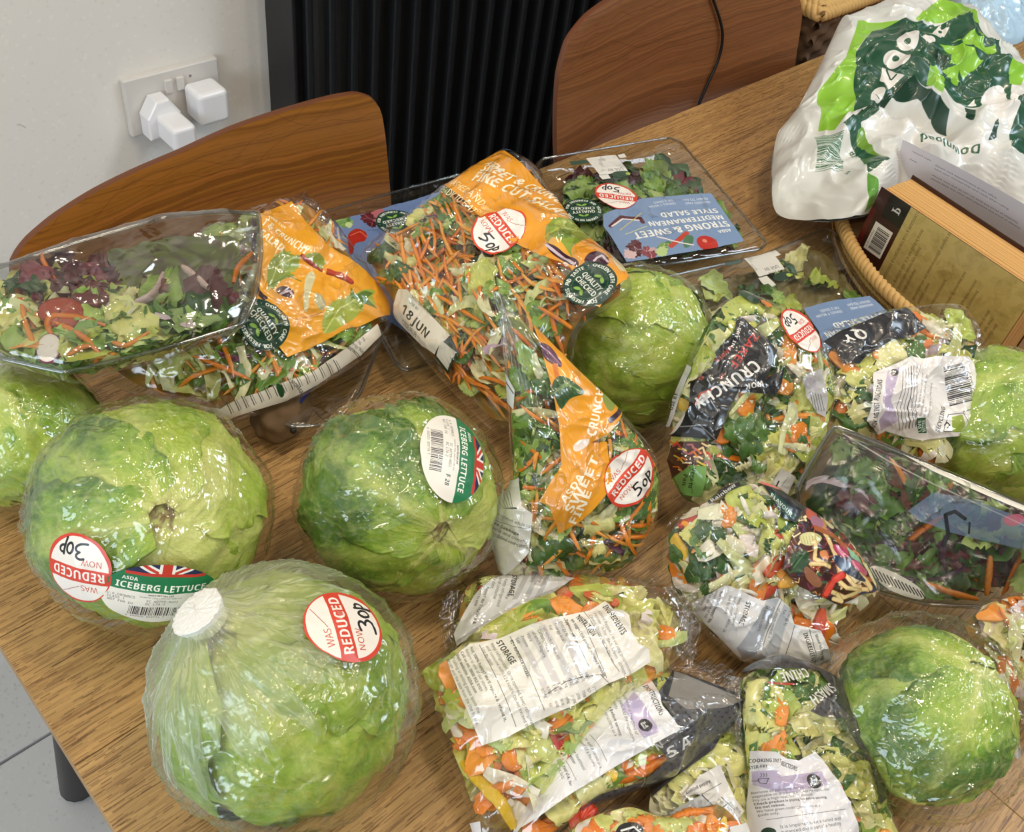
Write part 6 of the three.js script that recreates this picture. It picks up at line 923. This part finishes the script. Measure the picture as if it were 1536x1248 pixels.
// ---------------------------------------------------------------- carrier bag
bag({ key: 'C', name: 'carrier_bag', label: 'crumpled white and green plastic carrier bag beside the wicker tray', category: 'carrier bag', seed: 31, dents: [[1345, 168, 0.026, -0.034], [1395, 186, 0.026, -0.03], [1430, 190, 0.02, -0.018], [1285, 235, 0.02, -0.024], [1390, 100, 0.045, 0.016], [1400, 226, 0.03, 0.012]], crumple: 1.9, cs: 0.42, pe: 3, pq: 0.7, tight: 0.15, noFilm: true, printSlack: 1, printRough: 0.34, res: 1400, printName: 'printed_film', nr: 84, na: 300, center: [1370, 160],
  outline: [[1158, 238, 0.05], [1166, 200, 0.065], [1196, 164, 0.08], [1230, 98, 0.11], [1262, 30, 0.14], [1330, 3, 0.15], [1395, -6, 0.15], [1450, 12, 0.15], [1505, 62, 0.14], [1560, 120, 0.12], [1640, 200, 0.1], [1640, 330, 0.05], [1530, 330, 0.04], [1440, 310, 0.035], [1330, 316, 0.04], [1290, 326, 0.075], [1245, 333, 0.06], [1188, 330, 0.035], [1161, 320, 0.03], [1156, 280, 0.045]], up: 0.04, dn: 0.02,
  print: (p) => {
    p.c.fillStyle = '#dcdcd6'; p.c.fillRect(0, 0, 4000, 4000);
    const L = '#8fc43a', D = '#1f5138', K = '#173c2a', W = '#e8e3dc';
    p.poly([[1227, 138], [1267, 90], [1288, 29], [1349, 32], [1309, 45], [1283, 79], [1283, 164], [1251, 197], [1227, 198]], L);
    p.poly([[1373, 29], [1400, 8], [1418, 1], [1440, 6], [1470, 34], [1431, 30], [1378, 32]], L);
    p.poly([[1309, 45], [1352, 31], [1404, 37], [1431, 29], [1468, 34], [1499, 61], [1517, 114], [1512, 170], [1486, 150], [1470, 160], [1452, 160], [1426, 145], [1386, 134], [1370, 116], [1346, 126], [1301, 160], [1281, 166], [1282, 82]], D);
    p.poly([[1370, 116], [1388, 137], [1422, 168], [1436, 212], [1420, 206], [1374, 152], [1336, 150], [1310, 173], [1290, 185], [1262, 190], [1301, 160], [1346, 126]], K);
    p.poly([[1262, 190], [1300, 166], [1316, 170], [1290, 184], [1300, 216], [1334, 240], [1300, 262], [1282, 230]], D); p.poly([[1280, 206], [1296, 186], [1300, 216], [1334, 236], [1310, 232]], '#6f9a34', true);
    p.poly([[1410, 65], [1457, 71], [1472, 96], [1447, 116], [1438, 100], [1424, 96], [1428, 80]], L); p.poly([[1389, 103], [1405, 97], [1416, 116], [1411, 144], [1387, 132]], L); p.poly([[1414, 104], [1440, 99], [1437, 128], [1426, 122]], L); p.poly([[1428, 64], [1452, 52], [1474, 56], [1478, 70], [1494, 66], [1496, 76], [1480, 86], [1462, 72]], L); p.poly([[1456, 42], [1478, 48], [1490, 58], [1468, 52]], L);
    p.disc(1412, 86, 13, K); p.poly([[1472, 140], [1507, 120], [1514, 170], [1506, 186], [1472, 162]], W, true); p.poly([[1452, 158], [1462, 148], [1465, 158]], W); p.poly([[1516, 120], [1524, 150], [1518, 200], [1510, 180]], W); p.poly([[1505, 84], [1540, 110], [1528, 134], [1512, 128]], L); p.poly([[1524, 150], [1560, 140], [1560, 240], [1512, 226]], D); p.poly([[1448, 160], [1464, 164], [1456, 186], [1446, 180]], K); p.poly([[1480, 214], [1490, 186], [1496, 180], [1492, 210]], K);
    for (const [x, y, r, k] of [[1342, 91, 16.5, 4.8], [1359, 66, 15, 4.6]]) { p.disc(x, y, r, W); p.disc(x, y, k, D); } p.poly([[1376, 62], [1384, 54], [1400, 52], [1406, 62], [1390, 66]], W, true); p.poly([[1394, 50], [1410, 36], [1414, 42], [1426, 38], [1420, 50], [1412, 56]], W); p.disc(1412, 45, 2, D);
    p.poly([[1322, 103], [1332, 110], [1342, 114], [1354, 118], [1346, 124], [1330, 138], [1318, 124]], W); p.line([[1328, 108], [1334, 122]], K, 2); p.line([[1336, 122], [1342, 116]], K, 2.4); p.poly([[1312, 128], [1330, 140], [1316, 156], [1302, 154]], W, true); p.line([[1310, 140], [1318, 148]], K, 2);
    p.poly([[1308, 186], [1372, 152], [1428, 204], [1436, 214], [1500, 222], [1490, 232], [1400, 228], [1350, 214]], '#dedcd6'); p.text('Download', [1470, 219], [1376, 206], 17, '#24543a');
    p.c.save(); p.bars([1222, 258], [1221, 206], 34, '#2f6a48', 9); p.c.restore(); p.text('m', [1272, 258], [1266, 262], 6, '#2f6a48'); p.text('tore', [1296, 238], [1280, 228], 7, '#24543a');
    p.poly([[1300, 262], [1316, 270], [1310, 310], [1296, 320]], '#5f9a3a');
  } });
{ // other side of the carrier bag
  const B = BAGS.C, pos = [], na = 120, nr = 24; for (let j = 0; j <= nr; j++) for (let i = 0; i < na; i++) { const a = i / na * 2 * Math.PI, e = 0.001, R = e / B.where(Math.cos(a) * e, Math.sin(a) * e)[0], r = j / nr, u = Math.cos(a) * R * r, v = Math.sin(a) * R * r, p = B.point(u, v, B.height(u, v, -1)).sub(B.base); pos.push(p.x, p.y, p.z); }
  part('back_film', geometry(pos, gridIndex(na, nr + 1, true)), mat({ color: 0xdedcd6, roughness: 0.45, side: THREE.DoubleSide }), B.o);
}
bag({ key: 'P', name: 'plastic_pouch', label: 'pale blue plastic pouch at the top right behind the carrier bag', category: 'pouch', seed: 33, crumple: 1, film: phys({ color: 0xb9d8ee, roughness: 0.25, clearcoat: 0.5, side: THREE.DoubleSide }), filmName: 'blue_film',
  outline: [[1420, -30, 0.1], [1470, -40, 0.11], [1512, -10, 0.1], [1536, 30, 0.09], [1534, 62, 0.08], [1500, 66, 0.08], [1440, 30, 0.09]], up: 0.03, dn: 0.02, nr: 30, na: 120 });
// ---------------------------------------------------------------- woven baskets beyond the table
function basket(label, x0, x1, z0, z1, y0, y1, col, rimCol) {
  const o = thing('wicker_basket', label, 'basket', V3((x0 + x1) / 2, y0, (z0 + z1) / 2), 'wicker baskets'), w = x1 - x0, d = z1 - z0, h = y1 - y0;
  const wall = (len) => { const g = new THREE.PlaneGeometry(len, h, Math.round(len / 0.004), Math.round(h / 0.0035)), p = g.attributes.position; for (let i = 0; i < p.count; i++) { const x = p.getX(i), y = p.getY(i), row = Math.floor(y / 0.014), s = Math.sin(x / 0.026 * Math.PI + (row & 1 ? Math.PI : 0)); p.setZ(i, 0.005 * s * Math.abs(Math.sin(y / 0.014 * Math.PI)) ** 0.5 + 0.002 * Math.abs(Math.sin(y / 0.014 * Math.PI))); } g.computeVertexNormals(); return g; };
  part('woven_wall', wall(d).rotateY(-Math.PI / 2).translate(-w / 2, h / 2, 0), col, o); part('woven_wall', wall(d).rotateY(Math.PI / 2).translate(w / 2, h / 2, 0), col, o);
  part('woven_wall', wall(w).translate(0, h / 2, d / 2), col, o); part('woven_wall', wall(w).rotateY(Math.PI).translate(0, h / 2, -d / 2), col, o);
  const c = new THREE.CatmullRomCurve3([V3(-w / 2, 0, d / 2), V3(-w / 2, 0, -d / 2), V3(w / 2, 0, -d / 2), V3(w / 2, 0, d / 2)], true, 'catmullrom', 0.02);
  for (let k = 0; k < 3; k++) { const q = c.points.map((p) => p.clone().multiplyScalar(1 - k * 0.03).setY(h - 0.004 + (k === 1 ? 0.006 : 0))); part('braided_rim', rope(new THREE.CatmullRomCurve3(q, true, 'catmullrom', 0.02), 0.011, 60, 400, true), rimCol, o); }
  part('base', box(w - 0.01, 0.01, d - 0.01, 0, 0.005, 0), col, o);
}
basket('dark wicker basket with a straw rim behind the far edge of the table', 1.405, 1.85, -1.1, -0.715, 0, 0.815, mat({ color: 0x5a4028, roughness: 0.8, side: THREE.DoubleSide }), straw);
basket('brown woven basket at the top right corner beyond the table', 2.0, 2.35, -0.85, -0.45, 0, 0.78, mat({ color: 0x6d4632, roughness: 0.8, side: THREE.DoubleSide }), mat({ color: 0x8a5c40, roughness: 0.8 }));
{
  const o = thing('wrapped_pack', 'white and yellow wrapped pack sticking out of the dark wicker basket', 'pack', V3(1.53, 0.74, -0.83));
  const g = new THREE.SphereGeometry(1, 40, 28), p = g.attributes.position; for (let i = 0; i < p.count; i++) { const n = V3(p.getX(i), p.getY(i), p.getZ(i)), r = 1 + 0.12 * noise3(n.x * 2, n.y * 2, n.z * 2) + 0.06 * ridge(n.x * 5, n.y * 5, n.z * 5); p.setXYZ(i, n.x * r * 0.09, n.y * r * 0.06 + 0.06, n.z * r * 0.08); } g.computeVertexNormals();
  part('white_wrap', g, phys({ color: 0xece6da, roughness: 0.35, clearcoat: 0.4 }), o); part('yellow_band', new THREE.TorusGeometry(0.09, 0.012, 10, 40).rotateX(1.3).translate(0, 0.07, 0), mat({ color: 0xd9bb3c, roughness: 0.4 }), o);
}
renderer.render(scene, camera);
